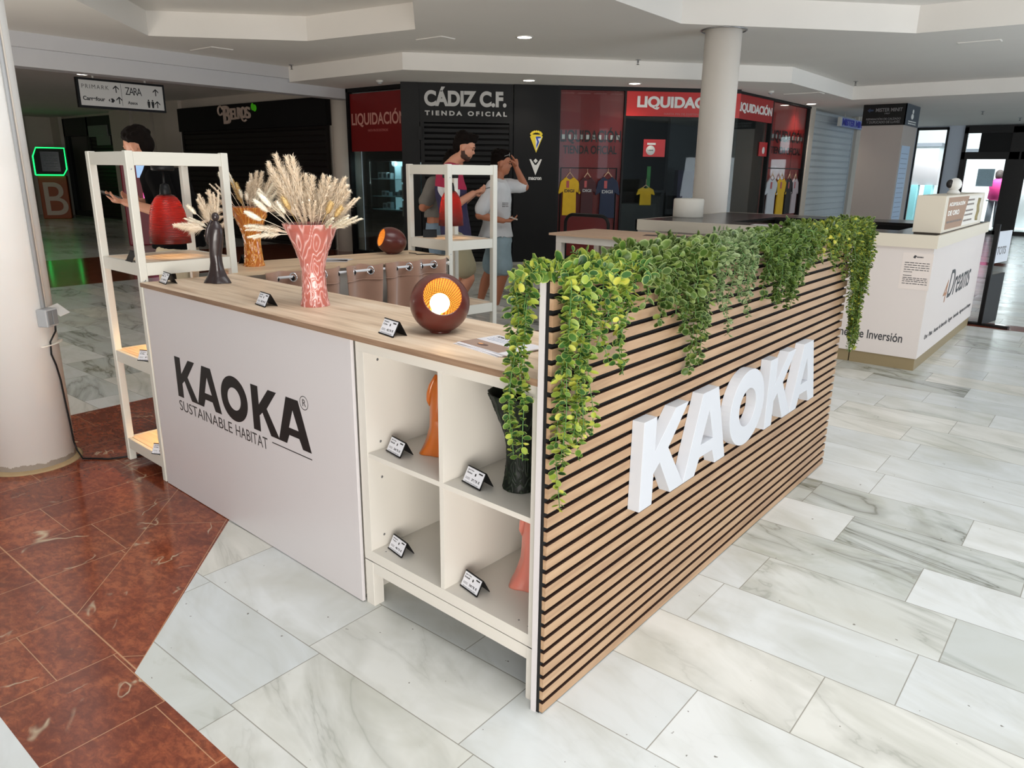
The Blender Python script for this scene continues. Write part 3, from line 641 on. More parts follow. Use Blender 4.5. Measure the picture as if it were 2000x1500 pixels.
# ---------------- wall C: red window and pale shutter ----------------
t = thing('graphic_window', 'angled red window right of the round column reading LIQUIDACION', 'window', M=WC)
mb = MB(); mb.box((0, -.04, 2.33), (1.66, -.01, 2.72)); mb.build('banner', mat('muted_red_banner', srgb(165, 34, 36), .4, var=.04), t)
text('LIQUIDACIÓN', 'lettering', WHT, t, (.1, 2.42, 1.6, 2.62), -.041, .008, .03)
mb = MB(); mb.box((1.7, .02, 0), (3.62, .08, 2.72)); mb.build('red_sheet', REDB, t)
mb = MB(); mb.box((0, -.05, 2.71), (3.65, .05, 2.75)); mb.box((1.65, -.04, 0), (1.7, .04, 2.72)); mb.box((3.6, -.04, 0), (3.65, .04, 2.72)); mb.box((0, -.05, 0), (3.65, .05, .12)); mb.build('frame', BLACK, t)
mb = MB(); mb.box((0, -.006, .1), (3.6, 0, 2.71)); mb.build('glass_pane', GLASS, t)
liqpanel(t, 1.84, 3.55, (2.06, 2.20), (1.82, 1.95))
t = thing('price_poster', 'small red price poster in the angled window right of the column', 'poster', M=WC)
mb = MB(); mb.box((1.25, -.016, 1.76), (1.62, -.008, 2.0)); mb.build('poster_sheet', mat('poster_red', srgb(190, 36, 40)), t)
mb = MB(); mb.lathe([(.06, 0), (.06, .003)], 20, M=Matrix.Translation((1.45, -.016, 1.86)) @ Matrix.Rotation(pi/2, 4, 'X')); mb.build('price_roundel', WHT, t)
Mo = WC @ Matrix.Translation((0, -.02, 0))
mb = MB(); mb.tube([(1.72, .0, .2), (1.72, .0, 1.56), (3.5, .0, 1.56), (3.5, .0, .2)], .012, 8); o = mb.build('clothes_rail', BLACK); o.matrix_world = WC; tag(o, 'thin black clothes rail in the angled red window', 'rail')
shirt(Mo, 1.68, 2.28, .70, 1.38, WS, 'white football shirt nearest the column in the angled window', None, None)
shirt(Mo, 2.2, 2.75, .70, 1.38, YS, 'yellow football shirt second from the column in angled window', None, None)
shirt(Mo, 2.66, 3.1, .70, 1.38, mat('black_jersey', srgb(22, 22, 26), .7), 'black football shirt in the angled red window', None, None)
shirt(Mo, 3.02, 3.42, .70, 1.38, mat('striped_white_jersey', srgb(180, 170, 175), .7), 'white football shirt at right end of angled window', None, None)
PALES = mat('pale_blue_shutter', srgb(206, 216, 222), .45, var=.03)
shutter('roller_shutter', 'pale closed roller shutter of the repair shop at right', WC, 3.95, 6.75, 0, 2.72, PALES, .13)
mb = MB(); mb.box((6.75, -.1, 0), (7.6, .05, 2.75)); mb.box((3.66, -.06, 0), (3.9, .02, 2.75)); o = mb.build('trim_7', mat('cream_jamb', srgb(214, 206, 194), .6, var=.02), kind='structure'); o.matrix_world = WC
t = thing('hanging_sign', 'blue and white MISTER MINIT sign hanging before the pale shutter', 'sign', M=WC)
mb = MB(); mb.box((4.98, -.25, 2.45), (6.85, -.2, 2.63)); mb.build('sign_board', mat('violet_blue_sign', srgb(160, 176, 226), .5, var=0), t)
mb = MB(); mb.box((4.9, -.255, 2.45), (5.03, -.2, 2.63)); mb.build('sign_end', WHT, t)
for x in (5.3, 6.5): mb = MB(); mb.cyl((x, -.22, 2.63), (x, -.22, 2.75), .01, 6); mb.build('hanging_rod', TRIMW, t)
text('MISTER MINIT', 'lettering', mat('deep_blue_letters', srgb(44, 52, 190), .5, var=0), t, (5.08, 2.475, 6.8, 2.61), -.251, .004, .05)

# square pillar with shop sign
t = thing('square_pillar', 'square grey pillar with black MISTER MINIT sign band at its top', 'pillar', (-3.3, 14.4, 0))
mb = MB(); mb.box((0, 0, 0), (.73, 1.1, 2.75)); mb.build('shaft', mat('taupe_plaster', srgb(176, 168, 162), .7, var=.02), t)
mb = MB(); mb.box((-.005, -.02, 2.36), (.75, 0, 2.735)); mb.build('front_sign', BLACK, t); mb = MB(); mb.box((.73, -.02, 2.36), (.75, 1.05, 2.735)); mb.build('side_sign', mat('slate_sign', srgb(62, 72, 84), .5, var=0), t)
mb = MB(); mb.box((.731, .1, .3), (.735, .75, 2.0)); mb.build('side_notice', mat('pale_blue_print', srgb(176, 200, 226), .5, var=0), t)
GL = mat('dim_sign_letters', srgb(120, 120, 122), .5, var=0)
text('MISTER MINIT', 'lettering', GL, t, (.22, 2.60, .68, 2.665), -.02, .002, .02); text('1957', 'lettering', GL, t, (.38, 2.555, .47, 2.58), -.02, .002, .02)
text('REPARACIÓN DE CALZADO', 'lettering', GL, t, (.07, 2.455, .67, 2.50), -.02, .002, .02); text('Y DUPLICADO DE LLAVES', 'lettering', GL, t, (.08, 2.395, .66, 2.44), -.02, .002, .02)
mb = MB(); mb.prism([(.07, 2.63), (.12, 2.59), (.12, 2.615), (.18, 2.615), (.18, 2.645), (.12, 2.645), (.12, 2.67)], -.022, -.02); mb.build('arrow_emblem', mat('dark_blue_mark', srgb(40, 54, 80), .5, var=0), t)
Ms = Matrix.Translation((.75, .1, 0)) @ rotz(pi/2)
mb = MB(); mb.ball((.4, 0, 2.53), (.1, .004, .05), M=None); mb.ball((.42, 0, 2.62), (.06, .004, .04)); mb.build('key_icon', WHT, t, M=Ms)
mb = MB(); 
for k in range(2): scribble(mb, .12, 2.39+k*.04, .75, 2.41+k*.04, 0, seed=k)
mb.build('small_print', WHT, t, M=Ms)
mb = MB()
for k in range(16): scribble(mb, .05, 1.85-k*.09, .55, 1.862-k*.09, 0, seed=k+9)
mb.build('notice_print', mat('blue_grey_print', srgb(120, 140, 170), .5, var=0), t, M=Matrix.Translation((.7355, .1, 0)) @ rotz(pi/2))

# end glazing and black doors, daylight beyond
BFR = mat('black_door_frame', srgb(18, 18, 20), .35, var=0)
t = thing('window_1', 'tall window', 'window', (-3.92, 22.0, 0)); del t['label']; del t['category']; t['kind'] = 'structure'
mb = MB(); mb.box((0, -.03, 2.65), (.76, .03, 2.72)); mb.box((0, -.03, 0), (.04, .03, 2.7)); mb.box((.72, -.03, 0), (.77, .03, 2.7)); mb.box((0, -.03, 0), (.76, .03, .1)); mb.build('window_frame', BFR, t)
mb = MB(); mb.box((.04, -.005, .1), (.72, .005, 2.65)); mb.build('window_pane', GLASS, t)
def door(name, x0):
    t = thing(name, 'd', 'd', (x0, 22.0, 0)); del t['label']; del t['category']; t['kind'] = 'structure'
    mb = MB(); mb.box((0, -.05, 2.55), (1.3, .05, 2.74)); mb.box((0, -.05, 0), (.09, .05, 2.7)); mb.box((1.08, -.05, 0), (1.34, .05, 2.7)); mb.box((0, -.05, 1.9), (1.3, .05, 2.08)); mb.build('door_frame', BFR, t)
    mb = MB(); mb.box((.09, -.03, 0), (.15, .03, 1.9)); mb.box((1.02, -.03, 0), (1.08, .03, 1.9)); mb.box((.09, -.03, 0), (1.08, .03, .1)); mb.build('door_leaf', BFR, t)
    mb = MB(); mb.box((.15, -.004, .1), (1.02, .004, 1.9)); mb.build('door_pane', GLASS, t)
    mb = MB(); mb.box((.09, -.004, 2.08), (.38, .004, 2.55)); mb.build('transom_pane', GLASS, t); mb = MB(); mb.box((.38, -.004, 2.08), (1.08, .004, 2.55)); mb.build('dark_transom', BLACK, t)
    mb = MB(); mb.tube([(.75, -.04, .86), (1.0, -.04, .86)], .012, 8); mb.build('door_handle', METAL, t)
    return t
door('door_1', -2.78); door('door_2', -1.44); door('door_3', -.1)
mb = MB(); mb.box((.45, -.012, 1.22), (.83, -.008, 1.66)); 
o = mb.build('blue_notice', mat('pale_blue_notice', srgb(190, 220, 232), .5, var=.1, vscale=30, emit=srgb(150, 190, 205), estr=0)); o.location = (-2.78, 22, 0); tag(o, 'pale blue notice stuck to the glass of the left black door', 'notice')
# outside beyond the glass
EXT = mat('sunlit_white_render', srgb(226, 232, 238), .8, var=.03); GRE = mat('exterior_grey', srgb(120, 125, 135), .8)
b = thing('white_building', 'bright white building seen outside through the end window', 'building', (-7, 30, 0))
mb = MB(); mb.box((0, 0, 0), (2.2, 4, 2.6)); mb.build('wall', EXT, b); mb = MB(); mb.box((1.5, -.1, 1.2), (2.0, 0, 2.0)); mb.build('window', GRE, b); mb = MB(); mb.box((-.1, -.2, 2.5), (2.3, 4.1, 2.62)); mb.build('roof', GRE, b)
b = thing('boundary_wall', 'long pale wall closing the view outside the end glazing', 'wall', (-12, 33, 0))
mb = MB(); mb.box((0, 0, 0), (22, .4, 5.5)); mb.build('wall', EXT, b); mb = MB(); mb.box((0, -.1, 2.3), (22, 0, 2.5)); mb.build('rail', GRE, b)
b = thing('round_post', 'white round post standing outside the black glass doors', 'column', (-1.55, 26, 0))
mb = MB(); mb.lathe([(.25, 0), (.25, 4.2)], 24); mb.build('shaft', EXT, b)
b = thing('outdoor_display', 'glass showcase with pale shapes outside the end window', 'showcase', (-4.6, 25, 0))
mb = MB(); mb.box((0, 0, 1.2), (.8, .3, 1.9)); mb.build('case', mat('grey_case', srgb(150, 146, 150), .4), b); mb = MB(); mb.box((.0, -.1, 0), (.3, .3, 1.2)); mb.box((.5, -.1, 0), (.7, .3, 1.2)); mb.build('legs', mat('turquoise_stand', srgb(150, 215, 225), .5), b)
# passer-by in pink far outside
b = thing('person', 'distant person in a pink top outside the glass doors', 'person', (-2.2, 25, 0))
mb = MB(); mb.ball((0, 0, 1.5), (.1, .11, .13)); mb.ball((0, .03, 1.55), (.11, .12, .12)); mb.build('head', mat('dark_hair_far', srgb(50, 40, 40), .8), b)
mb = MB(); mb.lathe([(.1, .78), (.2, .85), (.19, 1.1), (.24, 1.3), (.1, 1.4), (.05, 1.43)], 16); mb.build('top', mat('hot_pink_top', srgb(225, 60, 140), .7), b)
mb = MB(); mb.tube([(-.08, 0, .85), (-.1, 0, .03)], .08, 10); mb.tube([(.08, 0, .85), (.12, .1, .03)], .08, 10); mb.build('legs', GRE, b)

# ---------------- white booth behind on the right ----------------
t = thing('promotion_booth', 'long white booth with black top, 4Dreams lettering and beige band', 'booth', (-2.55, 4.8, 0))
X1, Y1 = 2.49, 2.45
BODYW = mat('booth_white', srgb(216, 208, 204), .4, var=.01)
mb = MB(); mb.box((.0, .02, .095), (X1-.01, .3, .93)); mb.box((X1-.3, .3, .095), (X1-.01, Y1-.01, .93)); mb.box((.3, 1.75, .095), (X1-.3, 2.05, .93)); mb.box((.0, .3, .095), (.3, 2.05, .93)); mb.build('body', BODYW, t)
mb = MB(); mb.box((-.015, 0, .93), (X1-.01, .02, 1.025)); mb.box((X1-.01, 0, .93), (X1+.01, Y1, 1.025)); mb.box((-.015, 0, .93), (.0, 2.05, 1.025)); mb.box((0, 2.05, .93), (X1, 2.07, 1.025)); mb.build('top_band', BEIGE, t)
GOLDP = mat('khaki_plinth', srgb(140, 124, 92), .5, var=.03)
mb = MB(); mb.box((.02, .035, .0), (1.99, .2, .095)); mb.box((2.0, .03, .0), (X1-.02, .2, .095)); mb.box((X1-.15, .2, 0), (X1-.02, Y1-.02, .095)); mb.build('plinth', GOLDP, t)
BTOP = mat('satin_black_top', srgb(44, 42, 42), .22, var=.03)
mb = MB(); mb.box((.0, .02, 1.0), (X1-.01, .42, 1.024)); mb.box((0, .42, 1.0), (.75, 2.05, 1.024)); mb.box((X1-.35, .42, 1.0), (X1-.01, Y1, 1.024)); mb.box((.75, 1.5, 1.0), (X1-.35, 2.05, 1.024)); mb.build('black_top', BTOP, t)
mb = MB(); mb.box((.75, 1.48, .2), (X1-.35, 1.5, 1.0)); mb.box((.75, .42, .2), (X1-.35, .44, 1.0)); mb.box((.75, .42, .1), (X1-.35, 1.5, .2)); mb.build('inner_well', BLACK, t)
DG_ = mat('dark_grey_print', srgb(58, 58, 62), .5, var=0)
text('Divisiones de Inversión', 'lettering', DG_, t, (1.71, .205, 2.365, .275), .0195, .001, .012)
MS_ = Matrix.Translation((X1-.01, 0, 0)) @ rotz(pi/2)
text('4', 'lettering', mat('copper_print', srgb(170, 120, 84), .5, var=0), t, (.70, .44, .86, .62), -.001, .001, .0, M=MS_, shear=.25)
text('Dreams', 'lettering', mat('black_script_print', srgb(40, 44, 48), .5, var=0), t, (.88, .46, 1.95, .69), -.001, .001, .0, M=MS_, shear=.3)
text('Oro · Plata · Asesor de Inversión · Seguro · Inversión · Ingresos en el tiempo', 'lettering', DG_, t, (.2, .205, 2.3, .255), -.001, .001, 0, M=MS_)
# booth extras
t = thing('paper_notice', 'sheet of paper with small print taped to the booth corner', 'notice', (-.27, 4.82, .62))
mb = MB(); mb.box((0, -.002, 0), (.205, 0, .27)); mb.build('sheet', mat('notice_paper', srgb(222, 212, 206), .6, var=0), t)
mb = MB()
for k, z in enumerate([.195, .178, .161, .144, .127, .10, .083, .07, .057, .04]): scribble(mb, .02, z, .19 if k not in (4, 5) else .08, z+.005, -.002, seed=k)
mb.prism([(.07, .237), (.085, .23), (.095, .25), (.08, .255)], -.003, -.002); scribble(mb, .095, .237, .14, .246, -.002, seed=3); mb.build('print', DG_, t)
t = thing('display_box', 'white box with brown and cream printed side standing on booth corner', 'display box', (-.262, 4.95, 1.024))
mb = MB(); mb.box((0, 0, .01), (.195, 1.8, .28)); mb.build('carcass', BEIGE, t, bevel=.003)
mb = MB(); mb.box((.01, .01, 0), (.19, 1.78, .012)); mb.build('base_strip', mat('brown_base', srgb(80, 70, 60), .6, var=0), t)
MX = Matrix.Translation((.195, 0, 0)) @ rotz(pi/2)
mb = MB(); mb.prism([(.1, .03), (.79, .03), (.97, .265), (.1, .265)], -.002, 0); mb.build('brown_print', mat('brown_print', srgb(160, 126, 100), .5, var=.04), t, M=MX)
mb = MB(); mb.prism([(.79, .03), (1.62, .03), (1.66, .265), (.97, .265)], -.002, 0); mb.build('cream_print', mat('cream_print', srgb(226, 222, 214), .5, var=0), t, M=MX)
text('ACUMULACIÓN', 'lettering', WHT, t, (.14, .2, .8, .235), -.002, .001, .03, M=MX); text('DE ORO', 'lettering', WHT, t, (.14, .13, .6, .168), -.002, .001, .03, M=MX)
mb = MB(); scribble(mb, .13, .075, .75, .09, -.002, seed=2); 
for k, z in enumerate([.225, .19, .14, .105, .06]): scribble(mb, .93-k*.02, z, 1.25, z+.014, -.002, seed=k+4)
mb.build('small_print', mat('taupe_print', srgb(110, 98, 90), .5, var=0), t, M=MX)
mb = MB(); mb.tube([(1.45, -.003, .24), (1.42, -.003, .18), (1.46, -.003, .13), (1.42, -.003, .08), (1.44, -.003, .05)], .02, 6, flat=.1); mb.build('line_drawing', mat('ochre_print', srgb(160, 150, 110), .5, var=0), t, M=MX)
t = thing('security_camera', 'small round white camera with dark eye standing on the display box', 'camera', (-.16, 5.75, 1.304))
mb = MB(); mb.lathe([(.045, 0), (.05, .01), (.035, .03), (.02, .035)], 20); mb.build('base', WHT, t)
mb = MB(); mb.ball((0, 0, .075), .052); mb.build('head', WHT, t); mb = MB(); mb.ball((-.03, -.035, .08), (.028, .02, .034)); mb.build('lens', INK, t)
t = thing('banner_stand', 'black roll-up banner stand with white placard beside the booth', 'banner', (.02, 7.33, 0), R(80))
mb = MB(); mb.box((-.03, -.02, 0), (.0, .02, 1.0)); mb.box((-.03, -.25, 0), (.03, .25, .02)); mb.box((-.03, -.01, 0), (.42, .01, .5)); mb.build('stand_frame', BLACK, t); mb = MB(); mb.box((0, -.012, .62), (.4, .0, .93)); mb.build('placard', mat('placard_white', srgb(200, 206, 214), .5), t)
text('TOTS', 'lettering', GL, t, (.04, .7, .3, .78), -.013, .001, .02)
t = thing('paper_cup_lamp', 'plain white cylinder lamp standing on the booth top by the column', 'lamp', (-2.42, 5.57, 1.024))
mb = MB(); mb.lathe([(.145, 0), (.148, .004), (.148, .165), (.14, .178), (.0, .18)], 40); mb.build('shade', mat('warm_white_shade', srgb(236, 232, 222), .5, var=0), t)
t = thing('paper_sheet', 'white paper sheet lying on the front strip of the booth top', 'paper', (-1.5, 4.93, 1.024), R(6))
mb = MB(); mb.box((0, -.05, 0), (.21, .08, .002)); mb.build('sheet', WHT, t)

# ---------------- KIOSK: slatted panel with letters ----------------
t = slatp = thing('slatted_panel', 'oak slatted kiosk wall carrying the big white KAOKA letters', 'panel', (0, 0, 0))
mb = MB(); mb.box((-.036, -.006, 0), (-.020, 2.41, 1.195)); mb.build('backing_board', BOARD, t)
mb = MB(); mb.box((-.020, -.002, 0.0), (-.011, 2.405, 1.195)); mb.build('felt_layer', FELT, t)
mb = MB()
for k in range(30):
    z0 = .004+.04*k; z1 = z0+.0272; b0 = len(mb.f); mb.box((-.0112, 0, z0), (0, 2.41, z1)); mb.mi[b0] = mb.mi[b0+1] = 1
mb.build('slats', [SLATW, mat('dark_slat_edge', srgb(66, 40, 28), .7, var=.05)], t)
LET = mat('white_foam_letters', srgb(200, 204, 211), .55, var=.01)
def lK(y0, w_, z0, h, d0, d1, st):
    P_ = [(0, 0), (st, 0), (st, .36*h), (st+.035, .45*h), (w_-st*1.18, 0), (w_, 0), (st+.085, .57*h), (w_-.005, h), (w_-st*1.18, h), (st, .60*h), (st, h), (0, h)]
    return [(y0+a, z0+b) for a, b in P_]
def lA(y0, w_, z0, h, st, top):
    xa = (w_-top)/2; P_ = [(0, 0), (st, 0), (st+.03, .2*h), (w_-st-.03, .2*h), (w_-st, 0), (w_, 0), (w_-xa, h), (xa, h)]
    return [(y0+a, z0+b) for a, b in P_], [(y0+w_/2-.048, z0+.36*h), (y0+w_/2+.048, z0+.36*h), (y0+w_/2, z0+.76*h)]
def extr(outer, hole, dpt, plane):
    mb = MB(); loops = [[Vector((*q, 0)) for q in outer]]+([[Vector((*q, 0)) for q in hole]] if hole else [])
    pts = [q for l in loops for q in l]; n_ = len(pts); tr = tessellate_polygon(loops); d0, d1 = dpt
    mk = (lambda q, d: (d, q.x, q.y)) if plane == 'yz' else (lambda q, d: (q.x, d, q.y))
    fs = [tuple(x) for x in tr]+[tuple(n_+i for i in reversed(x)) for x in tr]; b = 0
    for l in loops:
        k = len(l); fs += [(b+i, b+(i+1) % k, n_+b+(i+1) % k, n_+b+i) for i in range(k)]; b += k
    mb.add([mk(q, d0) for q in pts]+[mk(q, d1) for q in pts], fs); return mb
def ell(c, a, b, n_=48): return [(c[0]+a*cos(2*pi*k/n_), c[1]+b*sin(2*pi*k/n_)) for k in range(n_)]
def kaoka(put, x0s, z0, h):
    sc_ = h/.28
    for ch, (a, b) in zip('KAOKA', x0s):
        w_ = b-a
        if ch == 'K': put(lK(a, w_, z0, h, 0, 0, .078*sc_*.97) if sc_ > .9 else [(a+(p_[0])*w_/.283, z0+p_[1]) for p_ in [(q[0], q[1]*sc_) for q in lK(0, .283, 0, .28, 0, 0, .078)]], None)
        elif ch == 'A':
            o_, h_ = lA(0, .322, 0, .28, .082, .118); put([(a+p_[0]*w_/.322, z0+p_[1]*sc_) for p_ in o_], [(a+p_[0]*w_/.322, z0+p_[1]*sc_) for p_ in h_])
        else: put(ell(((a+b)/2, z0+h/2), w_/2, h*.515), ell(((a+b)/2, z0+h/2), w_/2-.080*sc_, h*.515-.072*sc_))
def put3(o_, h_): 
    extr(o_, h_, (.001, .030), 'yz').build('letter_core', mat('letter_edge_grey', srgb(176, 180, 184), .6, var=0), slatp) if False else None
    extr(o_, h_, (.0005, .040), 'yz').build('letter', LET, slatp, bevel=.0012)
kaoka(put3, [(.402, .685), (.682, 1.004), (1.022, 1.335), (1.372, 1.657), (1.652, 1.964)], .472, .28)

# ---------------- white front board with logo ----------------
KR = -.0381; KF = rotz(KR)
t = thing('logo_board', 'large white front board with black KAOKA logo and tagline', 'board', M=KF @ Matrix.Translation((-2.2934, .0084, 0)))
mb = MB(); mb.box((0, 0, .003), (1.488, .012, .9315)); mb.build('board', BOARD, t, bevel=.001)
MT = Matrix.Translation((2.2934, 0, 0))
def put2(o_, h_): extr(o_, h_, (-.0006, .0), 'xz').build('letter', INK, t, M=MT)
kaoka(put2, [(-2.066, -1.883), (-1.888, -1.688), (-1.678, -1.475), (-1.442, -1.262), (-1.268, -1.060)], .480, .179)
GREYI = mat('dark_grey_ink', srgb(52, 48, 48), .5, var=0)
text('SUSTAINABLE', 'tagline', GREYI, t, (-2.066, .417, -1.614, .463), 0, .0005, -.004, M=MT); text('HABITAT', 'tagline', GREYI, t, (-1.586, .417, -1.352, .463), 0, .0005, -.004, M=MT)
mb = MB(); mb.box((-1.318, -.0006, .4545), (-1.06, 0, .458)); mb.build('underline', INK, t, M=MT)
text('R', 'registered_mark', GREYI, t, (-1.097, .647, -1.077, .672), 0, .0005, 0, M=MT)
mb = MB(); q = [(-1.088+.0245*cos(a), -.0004, .659+.0245*sin(a)) for a in [k*pi/16 for k in range(33)]]; mb.tube(q, .0014, 5, flat=.3); mb.build('registered_mark', GREYI, t, M=MT)

# ---------------- cube shelf under the counter ----------------
t = thing('cube_shelf', 'white open cube shelf on a legged base, tucked behind the slatted wall', 'shelf', M=KF @ Matrix.Translation((-.7974, .0208, 0)))
W_, D_, Z0, T_ = .7612, .39, .1702, .0378
mb = MB(); mb.box((0, 0, Z0), (W_, D_, Z0+T_)); mb.box((0, 0, Z0+W_-T_), (W_, D_, Z0+W_)); mb.box((0, 0, Z0+T_), (T_, D_, Z0+W_-T_)); mb.box((W_-T_, 0, Z0+T_), (W_, D_, Z0+W_-T_)); mb.build('case', WHITE, t, bevel=.0008)
mb = MB(); mb.box((W_/2-.008, .002, Z0+T_), (W_/2+.008, D_, Z0+W_-T_)); mb.build('divider', WHITE, t)
for a, b in ((T_, W_/2-.008), (W_/2+.008, W_-T_)): mb = MB(); mb.box((a, .002, Z0+W_/2-.008), (b, D_, Z0+W_/2+.008)); mb.build('shelf_board', WHITE, t)
mb = MB(); mb.box((.01, D_, Z0), (W_-.01, D_+.006, Z0+W_)); mb.build('back_panel', WHITE, t)
mb = MB()
for z in (.86, .585, .46, .25): mb.ball((T_, .055, z), (.0015, .0045, .0045))
for x, y in ((.075, .03), (.1, .045), (.66, .035), (.70, .03)): mb.ball((x, y, Z0+T_), (.003, .003, .001))
mb.build('screw_caps', mat('screw_grey', srgb(120, 120, 120), .4, .5, var=0), t)
mb = MB(); mb.box((0, .0, .128), (W_, .03, Z0-.003)); mb.box((0, D_-.03, .128), (W_, D_, Z0-.003)); mb.build('apron', WHITE, t, bevel=.0008)
for x in (0, W_-.042):
    for y in (0, D_-.042): mb = MB(); mb.box((x, y-.0008, 0), (x+.042, y+.0412, Z0-.003)); mb.build('leg', WHITE, t, bevel=.0015)
# carcasses carrying the rest of the counter (behind the board)
for x in (-1.56, -2.29):
    c = thing('cabinet', 'plain white cabinet under the counter, hidden behind the '+('right' if x > -2 else 'left')+' half of the logo board', 'cabinet', M=KF @ Matrix.Translation((x, .024, 0)))
    mb = MB(); mb.box((0, .0, .0), (.72, .39, .93)); mb.build('carcass', WHITE, c)
# counter top
t = thing('countertop', 'long oak worktop over the logo board and cube shelf', 'countertop', M=KF @ Matrix.Translation((-2.2960, -.003, .9316)))
mb = MB(); mb.box((0, 0.0008, 0), (2.2565, .435, .0184)); mb.build('board', OAK, t)
mb = MB(); mb.box((0, -.0002, .0003), (2.2565, .001, .0181)); mb.build('edge_band', OAKEDGE, t)
ZC = .950

# ---------------- shelf towers ----------------
def tower(name, lab, M, w_, d_, h, shelves):
    t = thing(name, lab, 'shelf tower', M=M, group='white shelf towers'); p_ = .034; rh_ = .056
    for x in (0, w_-p_):
        for y in (0, d_-p_): mb = MB(); mb.box((x, y, 0), (x+p_, y+p_, h)); mb.build('post', PAINT, t, bevel=.004)
    for z in [h-.004]+shelves:
        top = z-.0005 if z < h-.01 else z
        for q in (((p_, .004, top-rh_), (w_-p_, .022, top)), ((p_, d_-.022, top-rh_), (w_-p_, d_-.004, top)), ((.004, p_, top-rh_), (.022, d_-p_, top)), ((w_-.022, p_, top-rh_), (w_-.004, d_-p_, top))):
            mb = MB(); mb.box(*q); mb.build('rail', PAINT, t, bevel=.0015)
    for z in shelves: mb = MB(); mb.box((.012, .024, z-.012), (w_-.012, d_-.024, z-.001)); mb.build('shelf_board', OAK if 1 else None, t)
    mb = MB()
    for z in [h]+shelves:
        for x in (.0, w_-p_+.034): mb.ball((x, .018, z-.075), (.002, .004, .004))
    mb.build('screws', METAL, t)
    return t
T1M = KF @ Matrix.Translation((-2.7505, .0084, 0))
T1 = tower('shelf_tower', 'tall white shelf tower at the left end with glowing red pendant lamp', T1M, .4396, .46, 1.503, [1.03, .576, .12])
LTH = math.atan2(.989, .147)-pi/2   # left counter runs along this direction
T2M = Matrix.Translation((-2.105, 1.822, 0)) @ rotz(LTH) @ Matrix.Translation((-.425, 0, 0))
T2 = tower('shelf_tower', 'white shelf tower at the far end of the left counter, before the young men', T2M, .425, .385, 1.475, [1.032, .63, .12])

WARM = (1, .62, .28)
PEND = N('amber_red_ribbed_plastic'); n = PEND; z = n.sep(n.obj())[2]
rib = n.math('SINE', n.math('MULTIPLY', z, 2*pi/.0075))
n.base(n.mix(n.math('GREATER_THAN', rib, .1), srgb(66, 18, 12), srgb(30, 9, 8))); n.rough(.3); n.bump(rib, .5, .003)
tl = n.n('BsdfTranslucent'); tl.inputs[0].default_value = srgb(250, 100, 14); mx = n.n('MixShader'); mx.inputs[0].default_value = .3
n.link(n.b.outputs[0], mx.inputs[1]); n.link(tl.outputs[0], mx.inputs[2]); n.link(mx.outputs[0], n.out.inputs[0]); PENDM = n.m
BULB = mat('warm_bulb', (1, .8, .5), .4, emit=(1, .66, .3), estr=30, var=0)
def pendant(lab, M, ztop, zs, ztip, r, e=5.0):
    # hangs from the tower top at ztop; shade from ztip (top) down to zs
    t = thing('pendant_lamp', lab, 'lamp', M=M, group='ribbed pendant lamps'); H_ = ztip-zs
    mb = MB(); mb.lathe([(.0, ztop), (.045, ztop), (.05, ztop-.005), (.05, ztop-.022), (.045, ztop-.026), (0, ztop-.026)], 28); mb.build('ceiling_rose', BLACK, t)
    mb = MB(); mb.cyl((0, 0, ztop-.02), (0, 0, ztip+.02), .005, 8); mb.build('cord', BLACK, t)
    mb = MB(); mb.lathe([(.0, ztip+.05), (.018, ztip+.045), (.024, ztip+.02), (.026, ztip-.02), (0, ztip-.022)], 24); mb.build('lamp_holder', BLACK, t)
    pr = [(.027, 1), (.036, .985), (.05, .93), (.066, .82), (.078, .66), (.086, .45), (.092, .2), (.095, 0)]
    pf = [(a*r/.095, zs+b*H_) for a, b in pr]; pf2 = [(a-.0025, b) for a, b in reversed(pf)]
    mb = MB(); mb.lathe(pf+pf2, 64, c0=False, c1=False); mb.build('shade', PENDM, t)
    mb = MB(); mb.ball((-.012, 0, ztip-.055), .019); mb.build('bulb_glass', BULB, t)
    l_(-.028, 0, ztip-.095, e, .010, WARM, t)
    return t
pendant('glowing red ribbed pendant lamp hanging inside the left shelf tower', T1M @ Matrix.Translation((.24, .24, 0)), 1.447, 1.092, 1.315, .092, 1.15)
pendant('dark red ribbed pendant lamp hanging inside the far shelf tower', T2M @ Matrix.Translation((.205, .19, 0)), 1.42, 1.107, 1.32, .078, .7)
# the lower bays of the left tower hold lamps as well
for i, (zt, zs) in enumerate([(1.018, .80), (.564, .34)]):
    pendant(['small warm pendant lamp in the middle bay of the left tower', 'small warm pendant lamp in the bottom bay of the left tower'][i], T1M @ Matrix.Translation((.22, .23, 0)), zt, zs, zt-.10, .06, 7.0)

# ---------------- left counter with curtain ----------------
LM = Matrix.Translation((-2.29, .52, 0)) @ rotz(LTH)   # local +y runs along the counter, -x is outwards
t = thing('countertop', 'oak worktop of the left counter between the two shelf towers', 'countertop', M=LM @ Matrix.Translation((0, 0, .9316)))
mb = MB(); mb.box((-.41, .08, 0), (0, 1.315, .0184)); mb.add([(-.41, .08, 0), (0, .08, 0), (.0, .0, 0), (-.41, .06, 0), (-.41, .08, .0184), (0, .08, .0184), (.0, .0, .0184), (-.41, .06, .0184)], [(4, 5, 6, 7), (0, 3, 2, 1), (3, 7, 6, 2), (0, 4, 7, 3), (1, 2, 6, 5)]); mb.build('board', OAKY, t)
t = thing('cabinet', 'white cabinet under the left counter behind the brown curtain', 'cabinet', M=LM)
mb = MB(); mb.box((-.40, .08, .0), (-.06, 1.30, .931)); mb.build('carcass', WHITE, t)
mb = MB(); mb.box((-.06, .80, .0), (-.02, .815, .93)); mb.build('side_panel', WHITE, t)
t = thing('curtain_rod', 'thin white curtain rod on brackets along the left counter', 'rod', M=LM)
